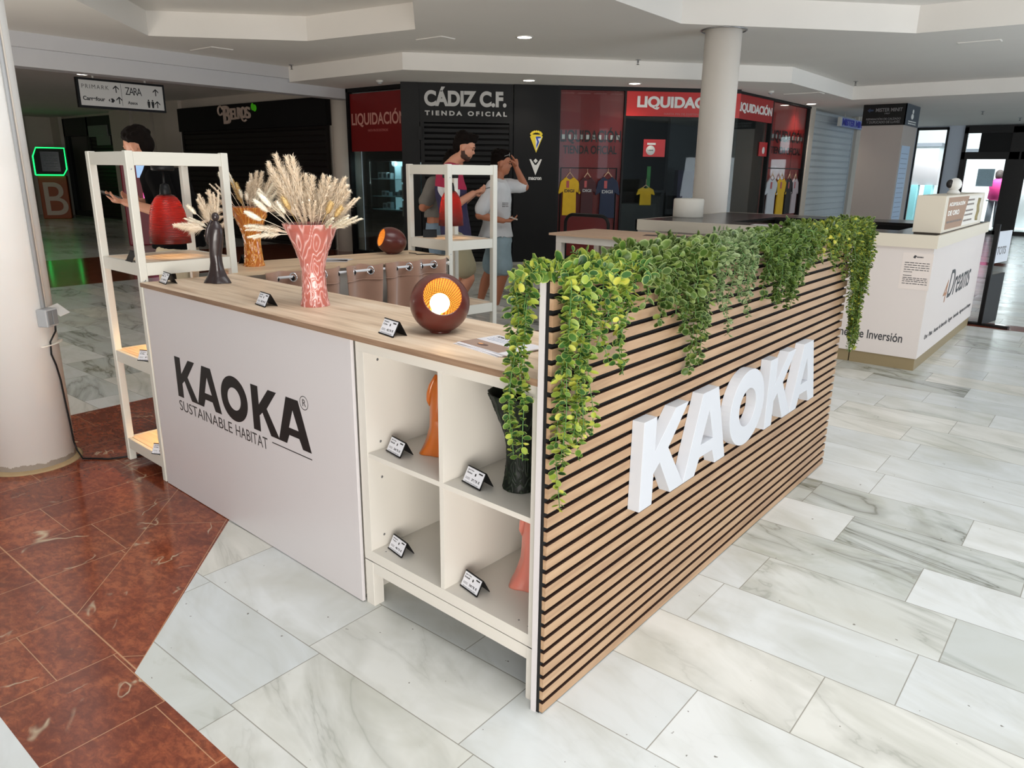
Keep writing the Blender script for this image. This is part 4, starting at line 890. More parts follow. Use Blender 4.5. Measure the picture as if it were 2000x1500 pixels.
mb = MB(); mb.tube([(.045, .15, .915), (.045, 1.275, .915)], .007, 12); mb.build('rod', mat('glossy_white_rod', srgb(225, 225, 228), .2, var=0), t)
for y in (.2, 1.27): mb = MB(); mb.tube([(-.0, y, .915), (.045, y, .915)], .009, 10); mb.ball((.045, y, .915), .012); mb.build('bracket', WHITE, t)
CURT = mat('brown_curtain_cloth', srgb(164, 126, 106), .85, var=.06, vscale=14, sheen=.3)
def curtain(lab, y0, y1, waves, ph, group=None):
    t = thing('curtain', lab, 'curtain', group='brown curtains', M=LM @ Matrix.Translation((.045, y0, 0))); L = y1-y0; nx, nz = 60, 24; vs = []; fs = []
    for i in range(nx+1):
        for j in range(nz+1):
            u = i/nx; v = j/nz; z = .945-v*.90; a = .029*(1-.2*v); y = u*L+.006*sin(9*v+u*8)
            x = a*sin(2*pi*waves*u+ph)+.012*v*sin(5*u*pi+ph*2)+(.012 if v == 0 else 0)*0; vs.append((x, y, z+.004*sin(14*u)))
    for i in range(nx):
        for j in range(nz): b = i*(nz+1)+j; fs.append((b, b+1, b+nz+2, b+nz+1))
    mb = MB(); mb.add(vs, fs, 0, True); o = mb.build('cloth', CURT, t, clean=False); so = o.modifiers.new('s', 'SOLIDIFY'); so.thickness = .003
    mb = MB(); mb.tube([(.031*(1)*sin(2*pi*waves*(k/60)+ph)*.9+.003, k/60*L, .865) for k in range(61)], .0035, 5); mb.build('hem', CURT, t)
    g = 0
    for k in range(int(waves*2)+1):
        u = (k*pi-ph)/(2*pi*waves)
        if .02 < u < .98:
            s_2 = 1 if k % 2 == 0 else -1
            mb = MB(); c_ = Vector((0, u*L, .913)); q = [c_+Vector((s_2*.018*cos(a)*.7, .018*cos(a)*.7, .020*sin(a))) for a in [x*pi/10 for x in range(21)]]
            mb.tube(q, .0052, 8, flat=.6); gm = mb.build('grommet', CHROME, t)
            mb = MB(); mb.ball(c_+Vector((0, 0, -.004)), (.010, .010, .013)); mb.build('eyelet_hole', FELT, gm)
    return t
curtain('brown curtain panel nearest the front counter, partly behind the pink vase', .14, .56, 2.5, .6)
curtain('brown curtain panel in the middle of the left counter', .58, .80, 1.1, 1.2)
curtain('brown curtain panel next to the far shelf tower', .83, 1.26, 2.5, .3)

# ---------------- back counter (right behind slats) ----------------
t = thing('side_counter', 'oak-topped white side counter with open bay, behind the ivy', 'counter', (-2.74, 3.68, 0))
mb = MB(); mb.box((0, 0, .932), (2.1, .69, .95)); mb.build('worktop', PALEW, t)
mb = MB(); mb.box((.06, .02, .875), (.72, .05, .9315)); mb.box((.06, .63, .875), (.72, .66, .9315)); mb.box((.06, .05, .875), (.09, .63, .9315)); mb.build('apron', WHITE, t, bevel=.001)
for x, y in ((.06, .02), (.66, .02), (.06, .6), (.66, .6)): mb = MB(); mb.box((x, y, 0), (x+.055, y+.055, .875)); mb.build('leg', WHITE, t, bevel=.002)
mb = MB(); mb.box((.73, .02, .04), (2.06, .04, .93)); mb.box((.73, .04, .04), (.75, .62, .93)); mb.box((.12, .62, .0), (2.06, .64, .90)); mb.box((2.04, .04, .04), (2.06, .62, .93)); mb.build('grey_panel', mat('warm_grey_panel', srgb(196, 184, 172), .5, var=.01), t)
def paper(name, lab, loc, rz, a, b, mats, th=.0012):
    t = thing(name, lab, 'leaflet', loc, rz); mb = MB(); mb.box((-a/2, -b/2, 0), (a/2, b/2, th)); mb.build('sheet', mats, t); return t
DKP = mat('dark_leaflet_print', srgb(70, 52, 50), .4, var=.5, vscale=30); LTP = mat('light_leaflet_print', srgb(205, 196, 196), .4, var=.3, vscale=20)
paper('leaflet', 'dark printed leaflet lying left on the side counter behind the ivy', (-1.96, 4.1, ZC), .3, .2, .14, DKP)
paper('leaflet', 'pale leaflet in the middle of the leaflets on the side counter', (-1.82, 4.06, ZC+.0013), -.2, .2, .14, LTP)
paper('leaflet', 'dark leaflet topmost at right on the side counter', (-1.72, 4.15, ZC+.0026), .15, .2, .14, DKP)
paper('leaflet', 'white folded leaflet on left counter behind the pink vase', (-2.42, 1.22, ZC), .5, .2, .1, mat('white_leaflet', srgb(214, 212, 214), .4, var=.1, vscale=30))
paper('leaflet', 'second pale leaflet under the white one on the left counter', (-2.36, 1.17, ZC), .9, .16, .1, LTP).location.z = ZC
# cube storage handle of trolley behind
t = thing('trolley_handle', 'black tubular trolley handle rising behind the side counter', 'trolley', (-3.08, 4.75, 0))
mb = MB(); q = [(-.25, 0, .05), (-.25, 0, .92)]+[(-.25+.09*(1-cos(a)), 0, .95+.09*sin(a)) for a in [x*pi/16 for x in range(1, 9)]]+[(.25-.09*(1-cos(a)), 0, .95+.09*sin(a)) for a in [pi/2-x*pi/16 for x in range(0, 9)]]+[(.25, 0, .05)]
mb.tube(q, .016, 12); mb.build('handle', BLACK, t); mb = MB(); mb.box((-.28, -.02, .0), (.28, .35, .06)); mb.build('platform', BLACK, t)
t = thing('stool', 'black round stool inside the kiosk, just visible beside the ivy', 'stool', (-1.95, 2.62, 0))
mb = MB(); mb.lathe([(0, .58), (.17, .585), (.19, .60), (.19, .64), (.17, .655), (0, .66)], 32); mb.build('seat', mat('black_vinyl', srgb(22, 22, 24), .35, var=0), t, bevel=0)
mb = MB(); mb.cyl((0, 0, .05), (0, 0, .585), .025, 12); mb.build('post', CHROME, t); mb = MB(); mb.lathe([(.2, 0), (.2, .012), (.05, .04), (.025, .06)], 32); mb.build('foot_plate', CHROME, t)

# ---------------- price cards ----------------
CARDP = mat('card_paper', srgb(226, 226, 232), .4, var=0)
card0 = None
def price_card(x, y, z, rz, name1, name2, price, lab, blank=False):
    t = thing('price_card', lab, 'price card', (x, y, z), rz, 'price cards'); wd, hh, dd = .086, .046, .024
    A = math.atan2(dd, hh); L = math.hypot(dd, hh)
    Mf = Matrix.Translation((-wd/2, -dd, 0)) @ Matrix.Rotation(-A, 4, 'X')
    mb = MB(); mb.box((0, -.0008, 0), (wd, .0008, L), M=Mf)
    mb.box((0, -.0008, 0), (wd, .0008, L), M=Matrix.Translation((-wd/2, dd, 0)) @ Matrix.Rotation(A, 4, 'X'))
    mb.box((0, -.004, 0), (wd, .0008, .0035), M=Mf); mb.box((0, -.003, L-.003), (wd, .0008, L), M=Mf)
    mb.build('holder', BLACK, t)
    if not blank:
        mb = MB(); mb.box((.001, -.0016, .0036), (wd-.004, -.0009, L-.0032), M=Mf); sl = mb.build('paper_slip', CARDP, t)
        text(name1, 'print', INK, sl, (.006, L-.013, .034, L-.0075), -.0017, .0002, .02, M=Mf); text(name2, 'print', INK, sl, (.006, L-.021, .030, L-.0155), -.0017, .0002, .02, M=Mf)
        text(price, 'print', INK, sl, (.036, .013, .074, .0215), -.0017, .0002, .03, M=Mf)
        mb = MB(); mb.box((.058, -.0019, L-.012), (.076, -.0017, L-.008)); mb.ball((.046, -.0018, L-.018), (.0032, .0002, .0045)); 
        for k in range(3): scribble(mb, .007, .019-.0025*k, .028, .0198-.0025*k, -.0017, .0002, seed=k)
        scribble(mb, .01, .0065, .074, .0075, -.0017, .0002, seed=5); mb.build('print', INK, sl, M=Mf)
    return t
price_card(-2.20, .165, ZC, KR-.12, 'Jarrón', 'Madonna', '28,95 €', 'black tent price card at the left end of the counter, beside dark figurine')
price_card(-1.41, .140, ZC, KR-.14, 'Jarrón', 'Coral', '35,95 €', 'black tent price card left of the pink vase')
price_card(-.685, .110, ZC, KR-.16, 'Lámpara', 'Orbe', '42,95 €', 'black tent price card left of the lit globe lamp')
zs, zb = .5603, .2083
price_card(-.680, .118, zs, KR-.16, 'Jarrón', 'Botticelli', '24,95 €', 'price card on the upper left shelf of the cube unit')
price_card(-.325, .098, zs, KR-.16, 'Jarrón', 'Diodoro', '29,95 €', 'price card on the upper right shelf before the dark green vase')
price_card(-.685, .115, zb, KR-.16, 'Lámpara', 'Trópico', '46,95 €', 'price card on the empty lower left shelf')
price_card(-.340, .102, zb, KR-.16, 'Jarrón', 'Botticelli', '24,95 €', 'price card on the lower right shelf before the pink figurine')
price_card(-2.60, .80, ZC, LTH-1.2, '', '', '', 'black card holder seen from behind, left of the orange vase', True)
price_card(-2.42, .13, 1.0295, KR-.1, '', '', '', 'black card holder on the lit top shelf of the left tower', True)
price_card(-2.40, .13, .5755, KR+.5, 'Lámpara', 'Ola', '39,95 €', 'price card on the middle shelf of the left tower')
price_card(-2.38, .13, .1195, KR+.5, 'Lámpara', 'Ola', '39,95 €', 'price card on the bottom shelf of the left tower')
price_card(-2.42, 1.98, 1.0315, LTH+.9, '', '', '', 'brown card holder at the back of the far shelf tower', True)

# ---------------- contour-pattern vases ----------------
def resin(name, c, ridge_light, tr=.0, rough=.22):
    n = N(name); a = n.n('Attribute'); a.attribute_name = 'ridge_light'
    n.base(n.mix(n.math('MULTIPLY', a.outputs['Fac'], .85), c, ridge_light)); n.rough(rough); n.b.inputs['Coat Weight'].default_value = .6; n.b.inputs['Coat Roughness'].default_value = .12  # lighter colour on raised loops paints in highlights and light through the resin
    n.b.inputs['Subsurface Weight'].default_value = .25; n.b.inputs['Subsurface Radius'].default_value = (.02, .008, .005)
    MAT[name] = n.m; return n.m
def vase(lab, x, y, z, mt, s=1.0, seed=0, sx=1.0, rz=0):
    t = thing('vase', lab, 'vase', (x, y, z), rz, 'rippled vases'); NA, NZ = 210, 170; H_ = .298*s
    prof = [(0, .053), (.03, .047), (.08, .0425), (.125, .041), (.16, .046), (.19, .055), (.22, .067), (.26, .082), (.298, .097)]
    def rad(h):
        for (a, ra), (b, rb) in zip(prof, prof[1:]):
            if h <= b: u = (h-a)/(b-a); u = u*u*(3-2*u)*.5+u*.5; return ra+(rb-ra)*u
        return prof[-1][1]
    vs = []; rg = []
    for j in range(NZ+1):
        h = .298*j/NZ
        for k in range(NA):
            a = 2*pi*k/NA; r0 = rad(h); fz = 25/(1+h*2.8)
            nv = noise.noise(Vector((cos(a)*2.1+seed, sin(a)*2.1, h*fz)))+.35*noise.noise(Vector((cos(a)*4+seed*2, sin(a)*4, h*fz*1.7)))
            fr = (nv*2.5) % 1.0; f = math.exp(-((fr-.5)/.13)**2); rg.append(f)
            r = r0*(1+.040*(f-.3)); vs.append((r*cos(a)*s*sx, r*sin(a)*s, h*s))
    fs = [(j*NA+k, j*NA+(k+1) % NA, (j+1)*NA+(k+1) % NA, (j+1)*NA+k) for j in range(NZ) for k in range(NA)]; fs.append(tuple(reversed(range(NA))))
    b = len(vs)   # inner wall
    for j in (NZ, NZ-20, NZ-60):
        h = .298*j/NZ
        for k in range(NA): a = 2*pi*k/NA; r = rad(h)-.0045; vs.append((r*cos(a)*s*sx, r*sin(a)*s, h*s)); rg.append(0)
    fs += [(NZ*NA+k, NZ*NA+(k+1) % NA, b+(k+1) % NA, b+k) for k in range(NA)]
    for q in range(2): fs += [(b+q*NA+k, b+q*NA+(k+1) % NA, b+(q+1)*NA+(k+1) % NA, b+(q+1)*NA+k) for k in range(NA)]
    fs.append(tuple(b+2*NA+k for k in range(NA)))
    mb = MB(); mb.add(vs, fs, 0, True); o = mb.build('body', mt, t, clean=False)
    at = o.data.attributes.new('ridge_light', 'FLOAT', 'POINT'); at.data.foreach_set('value', rg)
    return t
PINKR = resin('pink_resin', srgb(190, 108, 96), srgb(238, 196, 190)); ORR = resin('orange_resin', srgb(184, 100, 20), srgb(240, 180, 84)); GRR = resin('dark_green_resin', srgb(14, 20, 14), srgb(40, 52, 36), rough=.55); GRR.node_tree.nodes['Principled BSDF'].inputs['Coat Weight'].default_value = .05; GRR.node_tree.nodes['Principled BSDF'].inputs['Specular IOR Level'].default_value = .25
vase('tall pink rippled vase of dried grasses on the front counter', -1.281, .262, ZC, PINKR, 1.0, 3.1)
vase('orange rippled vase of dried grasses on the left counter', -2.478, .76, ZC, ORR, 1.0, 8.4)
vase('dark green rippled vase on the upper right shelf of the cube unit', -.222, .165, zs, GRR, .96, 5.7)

# ---------------- robed figurines ----------------
def figurine(lab, x, y, z, mt, flip=1, s=1.0, rz=0):
    t = thing('figurine', lab, 'figurine', (x, y, z), rz, 'robed figurines'); NA = 56
    rows = [(0, 0, .055, .046), (.012, 0, .050, .042), (.03, 0, .041, .036), (.055, 0, .033, .031), (.09, .002, .027, .028), (.12, .002, .026, .028), (.15, .006, .029, .030), (.185, .010, .032, .031), (.215, .012, .034, .030), (.235, .014, .031, .027), (.25, .015, .024, .021), (.262, .016, .014, .013), (.268, .016, .012, .012)]
    vs = []; NZ = 70
    for j in range(NZ+1):
        h = .268*j/NZ
        for (r0, r1) in zip(rows, rows[1:]):
            if h <= r1[0]+1e-9: break
        u = (h-r0[0])/(r1[0]-r0[0]); cx, a_, b_ = [r0[i]+(r1[i]-r0[i])*u for i in (1, 2, 3)]
        for k in range(NA):
            a = 2*pi*k/NA; f = 1+.13*cos(2*(a+flip*h*9))*max(0, 1-h/.24)+.07*cos(5*a-flip*h*26)*max(0, 1-h/.25)
            vs.append((flip*cx+a_*f*cos(a), b_*f*sin(a), h))
    fs = [(j*NA+k, j*NA+(k+1) % NA, (j+1)*NA+(k+1) % NA, (j+1)*NA+k) for j in range(NZ) for k in range(NA)]+[tuple(reversed(range(NA))), tuple(NZ*NA+k for k in range(NA))]
    mb = MB(); mb.add([(a*s, b*s, c*s) for a, b, c in vs], fs, 0, True); mb.build('robed_body', mt, t)
    mb = MB(); mb.ball((flip*.019*s, 0, .284*s), (.0165*s, .016*s, .0185*s), seg=20); mb.build('head', mt, t)
    mb = MB(); mb.tube([(flip*.004*s, -.008*s, .27*s), (-flip*.006*s, -.01*s, .25*s), (-flip*.012*s, -.014*s, .235*s), (-flip*.018*s, -.016*s, .21*s), (-flip*.022*s, -.014*s, .185*s), (-flip*.020*s, -.01*s, .165*s)], .008*s, 10, rs=[.005*s, .007*s, .009*s, .010*s, .008*s, .003*s]); mb.build('draped_arm', mt, t)
    return t
DKF = mat('dark_brown_resin', srgb(48, 36, 36), .35, var=.05, coat=.3); OF = mat('amber_orange_resin', srgb(196, 104, 32), .3, var=.05, coat=.4, sss=.3); PF = mat('coral_pink_resin', srgb(222, 132, 116), .3, var=.05, coat=.4, sss=.3)
figurine('dark brown robed figurine holding dried grass on the front counter', -2.06, .317, ZC, DKF, 1, 1.0, .45)
figurine('orange robed figurine on the upper left shelf, half behind the divider', -.592, .20, zs, OF, 1, .97, .5)
figurine('coral pink robed figurine on the lower right shelf of cube unit', -.228, .225, zb, PF, 1, 1.05, .5)

# ---------------- dried grasses ----------------
def strawm(name, c, c2):
    n = N(name); r_ = n.n('NewGeometry').outputs['Random Per Island']; n.base(n.mix(r_, c, c2)); n.rough(.85); MAT[name] = n.m; return n.m
PAMP = strawm('pampas_cream', srgb(252, 240, 220), srgb(236, 216, 190)); PAMPL = strawm('pale_ivory_grass', srgb(253, 247, 232), srgb(244, 232, 208)); BUN = strawm('straw_yellow_grass', srgb(226, 196, 136), srgb(202, 168, 108))
def plume(parent, p0, d, L, kind, rr):
    d = Vector(d).normalized(); side = d.cross(Vector((0, 0, 1))); side = side.normalized() if side.length > .05 else Vector((1, 0, 0)); s2 = d.cross(side)
    def P_(u): return Vector(p0)+d*(L*u)+Vector((0, 0, -.16*L*u*u*(1-abs(d.z))))+side*(.02*L*sin(u*3+rr.random()*0))
    mb = MB(); mb.tube([P_(u/8) for u in range(9)], .0011, 4)
    if kind == 'pampas' or kind == 'feather':
        nf = 420 if kind == 'pampas' else 170; st = .28 if kind == 'pampas' else .35
        for k in range(nf):
            u = st+(1-st)*k/nf; b = P_(u); a = rr.random()*2*pi; sp = (.85 if kind == 'pampas' else .45)
            o_ = side*cos(a)+s2*sin(a); fl = L*(.27 if kind == 'pampas' else .16)*(1.15-u)*(.6+.8*rr.random())+.008
            e = b+(d*.85+o_*sp*(.5+rr.random()*.7)).normalized()*fl; mdp = (b+e)/2+o_*fl*.06; e = e-Vector((0, 0, fl*.28)); wv = d.cross(o_).normalized()*.0012
            mb.add([b-wv, b+wv, mdp+wv, mdp-wv, e], [(0, 1, 2, 3), (3, 2, 4)])
            if kind == 'pampas' and k % 2 == 0:
                e2 = mdp+(d+o_*.9*rr.random()+side*rr.uniform(-.5, .5)).normalized()*fl*.4; mb.add([mdp-wv, mdp+wv, e2], [(0, 1, 2)])
    else:
        c = P_(.86); ax = L*.17
        for k in range(150):
            a = rr.random()*2*pi; v = rr.uniform(-1, 1); q = math.sqrt(max(0, 1-v*v)); o_ = side*cos(a)+s2*sin(a)
            b = c+d*(v*ax)+o_*(q*ax*.30); e = b+(d*.9+o_).normalized()*.009; wv = d.cross(o_).normalized()*.0014; mb.add([b-wv, b+wv, e], [(0, 1, 2)])
        mb.tube([c+d*(ax*q) for q in (-1, -.7, -.3, .2, .6, .9, 1.05)], .01, 8, rs=[.001, ax*.22, ax*.3, ax*.3, ax*.24, ax*.12, .001])
    return mb
RT = Vector((.7755, .6313, 0)); FH = Vector((-.6313, .7755, 0))
def bunch(lab, x, y, z, rim, specs, seed):
    t = thing('dried_flower_bunch', lab, 'dried flowers', (x, y, z), group='dried grass bunches'); rr = random.Random(seed)
    for (s_, up_, dd, L, kind, mm) in specs:
        d = RT*s_+Vector((0, 0, up_))+FH*dd; q = RT*(s_*rim*.55)+FH*(dd*rim*.4)+Vector((0, 0, -.04))
        for rep_ in range(2 if kind != 'bunny' else 1):
          if rep_: d = d+Vector((rr.uniform(-.16, .16), rr.uniform(-.16, .16), rr.uniform(-.1, .1))); L *= rr.uniform(.8, 1.0)
          plume(t, q, d, L+.04, kind, rr).build({'pampas': 'pampas_plume', 'feather': 'feather_grass', 'bunny': 'bunny_tail'}[kind], mm, t, clean=False)
sp = [(-.33, 1, .0, .25, 'pampas', PAMP), (-.25, 1, .12, .24, 'pampas', PAMP), (-.42, 1, -.1, .23, 'pampas', PAMP), (-.38, 1, .25, .21, 'pampas', PAMP), (-.05, 1, .1, .17, 'pampas', PAMP), (.08, 1, -.1, .165, 'pampas', PAMP), (.2, 1, .1, .17, 'pampas', PAMP), (.34, 1, -.15, .175, 'pampas', PAMP), (.5, 1, .1, .185, 'pampas', PAMP), (.62, 1, -.1, .17, 'pampas', PAMP), (.45, 1, .4, .16, 'pampas', PAMP), (.1, 1, .5, .14, 'pampas', PAMP),
      (-.9, .8, -.1, .15, 'bunny', PAMPL), (-.72, .9, -.3, .155, 'bunny', PAMPL), (-1, .55, -.2, .15, 'bunny', PAMPL), (-.85, 1, .1, .17, 'feather', PAMPL), (-1, .32, -.3, .135, 'feather', PAMPL), (-1, .25, .1, .15, 'feather', PAMP), (-1, .1, -.3, .12, 'feather', PAMPL),
      (-.35, 1, -.5, .115, 'bunny', BUN), (-.5, 1, -.55, .105, 'bunny', PAMPL), (.55, .9, -.5, .115, 'bunny', BUN), (.72, .8, -.4, .11, 'bunny', BUN), (.8, .55, -.4, .10, 'feather', PAMPL), (.95, .5, 0, .11, 'feather', PAMPL), (.6, .6, -.6, .085, 'feather', PAMPL), (-.9, .35, -.6, .10, 'feather', PAMP), (.85, .9, .1, .15, 'feather', PAMP), (.0, 1, -.5, .09, 'feather', PAMP), (.25, 1, -.5, .1, 'feather', PAMP)]
bunch('dried pampas and bunny tail grasses standing in the pink vase', -1.281, .262, ZC+.298, .095, sp, 4)
so_ = [(-.95, .65, .1, .17, 'feather', PAMP), (-.8, .9, -.1, .17, 'feather', PAMP), (-.5, 1, -.1, .19, 'bunny', PAMPL), (-.38, 1, .1, .18, 'feather', PAMPL), (-.2, 1, -.2, .12, 'bunny', BUN), (-.28, 1, -.1, .14, 'feather', BUN), (.05, 1, .1, .16, 'pampas', PAMP), (.15, 1, -.2, .13, 'pampas', PAMP), (.3, 1, 0, .18, 'pampas', PAMP), (.45, 1, .2, .18, 'pampas', PAMP), (.62, 1, 0, .17, 'feather', PAMPL), (.8, .9, -.1, .17, 'feather', PAMPL), (.95, .7, -.2, .15, 'feather', PAMP), (-1, .3, -.1, .16, 'feather', PAMP), (-1, -.1, -.2, .17, 'feather', PAMP), (-1, -.5, -.2, .15, 'feather', PAMP), (1, .4, -.2, .12, 'feather', PAMP), (-.1, 1, -.4, .09, 'bunny', PAMPL), (.1, 1, -.5, .08, 'bunny', PAMPL), (.4, 1, -.4, .1, 'feather', PAMPL)]
bunch('dried cream grasses fanning from the orange vase', -2.478, .76, ZC+.298, .095, so_, 9)
sd = [(-.35, 1, 0, .12, 'pampas', PAMP), (-.12, 1, .1, .13, 'pampas', PAMP), (-.5, 1, .2, .12, 'feather', PAMP), (-.75, .8, 0, .11, 'bunny', PAMPL), (-1, .25, 0, .13, 'pampas', PAMP), (-1, .5, .1, .10, 'feather', PAMPL), (.1, 1, .1, .13, 'feather', PAMP), (.02, 1, 0, .12, 'feather', PAMP)]
bunch('small spray of dried grass rising behind the dark figurine', -2.065, .335, ZC+.262, .02, sd, 12)

# ---------------- globe and egg lamps ----------------
n = N('mahogany_resin'); p = n.obj(); z_ = n.sep(p)[2]
rib = n.math('SINE', n.math('MULTIPLY', z_, 2*pi/.0016)); n.base(srgb(84, 28, 20)); n.rough(.3); n.b.inputs['Coat Weight'].default_value = .25; n.bump(rib, .12, .0006); MAHO = n.m
n = N('golden_mesh_inside'); p = n.obj(); s_ = n.sep(p); ang = n.math('ARCTAN2', s_[1], s_[0])
g1_ = n.math('SINE', n.math('MULTIPLY', ang, 64)); g2_ = n.math('SINE', n.math('MULTIPLY', s_[2], 2*pi/.0036))
gg = n.math('MULTIPLY', n.math('MAXIMUM', g1_, g2_), 1.0)
n.base(n.mix(n.math('GREATER_THAN', gg, .35), srgb(70, 36, 8), srgb(212, 150, 60))); n.rough(.5); n.bump(gg, .6, .002); GOLDM = n.m
def globe(lab, c, axis, r, hole, stretch=1.0, power=3.0, bpos=-.25, bulbr=.024):
    t = thing('globe_lamp', lab, 'lamp', (0, 0, 0)); axis = Vector(axis).normalized(); q = axis.to_track_quat('Z', 'Y').to_matrix().to_4x4()
    t.location = (c[0], c[1], c[2]-r*.985); ML = Matrix.Translation((0, 0, r*.985)) @ q
    a0 = R(hole); prof = [(r*sin(a), r*cos(a)*stretch) for a in [a0+(pi-a0)*k/40 for k in range(41)]]
    mb = MB(); mb.lathe(prof, 72, c0=False, c1=False); sh_ = mb.build('shell', MAHO, t, M=ML, clean=False)
    ri = r-.004; rim = [(r*sin(a0), r*cos(a0)*stretch), (ri*sin(a0), r*cos(a0)*stretch-.001)]
    mb = MB(); mb.lathe(rim, 72, c0=False, c1=False); mb.build('rim', MAHO, sh_, clean=False)
    a1 = math.asin(min(.999, ri*sin(a0)/ri)); pi_ = [(ri*sin(a), ri*cos(a)*stretch*.99) for a in [a1+(pi-a1)*k/40 for k in range(41)]]
    mb = MB(); mb.lathe(pi_, 72, c0=False, c1=False); mb.build('lining', GOLDM, sh_, clean=False)
    mb = MB(); mb.ball((0, 0, bpos*r), bulbr, seg=24); mb.lathe([(.014, bpos*r-bulbr*.8), (.016, -r*stretch*.95)], 20); mb.build('bulb_glass', mat('globe_bulb', (1, .85, .6), .4, emit=(1, .74, .40), estr=9, var=0), t, M=ML)
    mb = MB(); mb.lathe([(.0, 0), (.032, .0), (.034, .004), (.03, .01), (0, .012)], 24); mb.build('foot', MAHO, t)
    l = l_(*(ML @ Vector((0, 0, bpos*r+bulbr+.012))), power, .015, (1, .66, .32), t)
    return t
tc = (CAM-Vector((-.607, .237, 1.04))).normalized()
globe('round mahogany globe lamp, lit, on the front counter', (-.607, .237, ZC+.091), tc*.92+Vector((.7755, .6313, 0))*.13+Vector((0, 0, .31)), .0925, 41, 1.0, .22, -.02, .031)
globe('egg-shaped mahogany lamp, lit, on the left counter by the far tower', (-2.411, 1.646, ZC+.079), Vector((.7755, .6313, 0))*-.86+Vector((.75, -.6, 0))*.48+Vector((0, 0, .30)), .079, 44, 1.2, .16, .1, .016)
mb = MB(); mb.tube([(-2.33, 1.71, .958), (-2.30, 1.74, .9545), (-2.27, 1.72, .9535), (-2.23, 1.76, .9535), (-2.19, 1.80, .9535), (-2.16, 1.79, .9535), (-2.12, 1.80, .950), (-2.085, 1.80, .93), (-2.08, 1.80, .7)], .0028, 6)
tag(mb.build('lamp_cable', BLACK), 'thin black cable of the egg lamp running over the left counter edge', 'cable')

# ---------------- brochures ----------------
BRW = mat('glossy_white_brochure', srgb(232, 230, 234), .25, var=0); BRP = mat('brochure_photo_taupe', srgb(176, 148, 132), .25, var=.12, vscale=14)
bx, by = -.345, .205
for i in range(5):
    rz = R(24)+[.0, .05, -.03, .08, .02][i]; lab = ['lowest brochure of the pile by the ivy', 'second brochure from the bottom of the pile', 'middle brochure of the pile by the ivy', 'brochure just under the top one of the pile', 'topmost brochure with KAOKA heading and lamp picture, by the ivy'][i]
    t = thing('brochure', lab, 'brochure', (bx+.004*i, by-.004*(4-i)*.6, ZC+.0016*i), rz-.62, 'brochures by the ivy'); Wb, Hb = .148, .21
    mb = MB(); mb.box((-Hb/2, -Wb/2, .0), (Hb/2, Wb/2, .0014)); mb.build('pages', BRW, t)
    if i == 4:
        mb = MB(); mb.box((-Hb/2+.001, -Wb/2+.001, .0015), (Hb/2-.03, -.01, .0018)); mb.build('photo', BRP, t)
        mb = MB(); mb.ball((-.03, -.045, .0018), (.022, .011, .0004)); mb.build('photo_lamp', mat('photo_dark', srgb(96, 72, 66), .3, var=0), t); mb = MB(); mb.ball((-.045, -.04, .002), (.010, .006, .0004)); mb.build('photo_glow', mat('photo_orange', srgb(240, 170, 110), .3, var=0), t)
        Mx = Matrix.Translation((0, 0, .0016)) @ Matrix.Rotation(-pi/2, 4, 'X')
        text('KAOKA', 'heading', INK, t, (-.085, .050, -.02, .064), 0, .0002, .04, M=Mx)
        mb = MB()
        for k in range(3): scribble(mb, -.085, .036-k*.011, .0, .0385-k*.011, 0, .0002, seed=k, M=Mx)
        mb.build('small_print', mat('blue_grey_print', srgb(120, 140, 170)), t)
        mb = MB(); 
        for a in range(5): an = a*2*pi/5; mb.tube([(.055, .01, .0017), (.055+.018*cos(an), .01+.018*sin(an), .0017), (.055+.025*cos(an+.4), .01+.025*sin(an+.4), .0017)], .0004, 4)
        mb.build('sketch', GREYI, t)

# ---------------- ivy garlands ----------------
def leafmat(name, stops, rimc, rimw=.62):
    n = N(name); r_ = n.n('NewGeometry').outputs['Random Per Island']; c = n.ramp(r_, stops)
    u = n.n('UVMap'); u.uv_map = 'UVMap'; x = n.sep(u.outputs[0])[0]
    c = n.mix(n.ramp(x, [(rimw, (0, 0, 0)), (min(rimw+.25, .99), (1, 1, 1))]), c, rimc); n.base(c); n.rough(.42); n.b.inputs['Specular IOR Level'].default_value = .4
    tl = n.n('BsdfTranslucent'); n.link(c, tl.inputs[0]); mx = n.n('MixShader'); mx.inputs[0].default_value = .25
    n.link(n.b.outputs[0], mx.inputs[1]); n.link(tl.outputs[0], mx.inputs[2]); n.link(mx.outputs[0], n.out.inputs[0]); return n.m
LIME = leafmat('lime_green_leaves', [(0, srgb(40, 78, 40)), (.3, srgb(66, 108, 50)), (.55, srgb(108, 142, 56)), (.8, srgb(168, 184, 72)), (1, srgb(218, 214, 96))], srgb(178, 192, 104), .78)
DEEP = leafmat('deep_green_leaves', [(0, srgb(46, 70, 26)), (.5, srgb(78, 104, 42)), (.85, srgb(110, 132, 62)), (1, srgb(160, 172, 88))], srgb(146, 164, 104), .72)
SAGE = leafmat('sage_green_leaves', [(0, srgb(58, 80, 44)), (.5, srgb(98, 120, 72)), (1, srgb(152, 168, 118))], srgb(150, 168, 124), .7)
FOREST = leafmat('forest_green_leaves', [(0, srgb(40, 62, 24)), (.5, srgb(66, 92, 36)), (1, srgb(96, 120, 50))], srgb(126, 148, 82), .72)
MIXG = leafmat('mixed_green_leaves', [(0, srgb(42, 62, 26)), (.5, srgb(70, 92, 38)), (.8, srgb(106, 122, 48)), (.93, srgb(164, 164, 60)), (1, srgb(196, 188, 76))], srgb(150, 170, 80), .75)
STEM = mat('green_stem', srgb(84, 130, 66), .6, var=0)
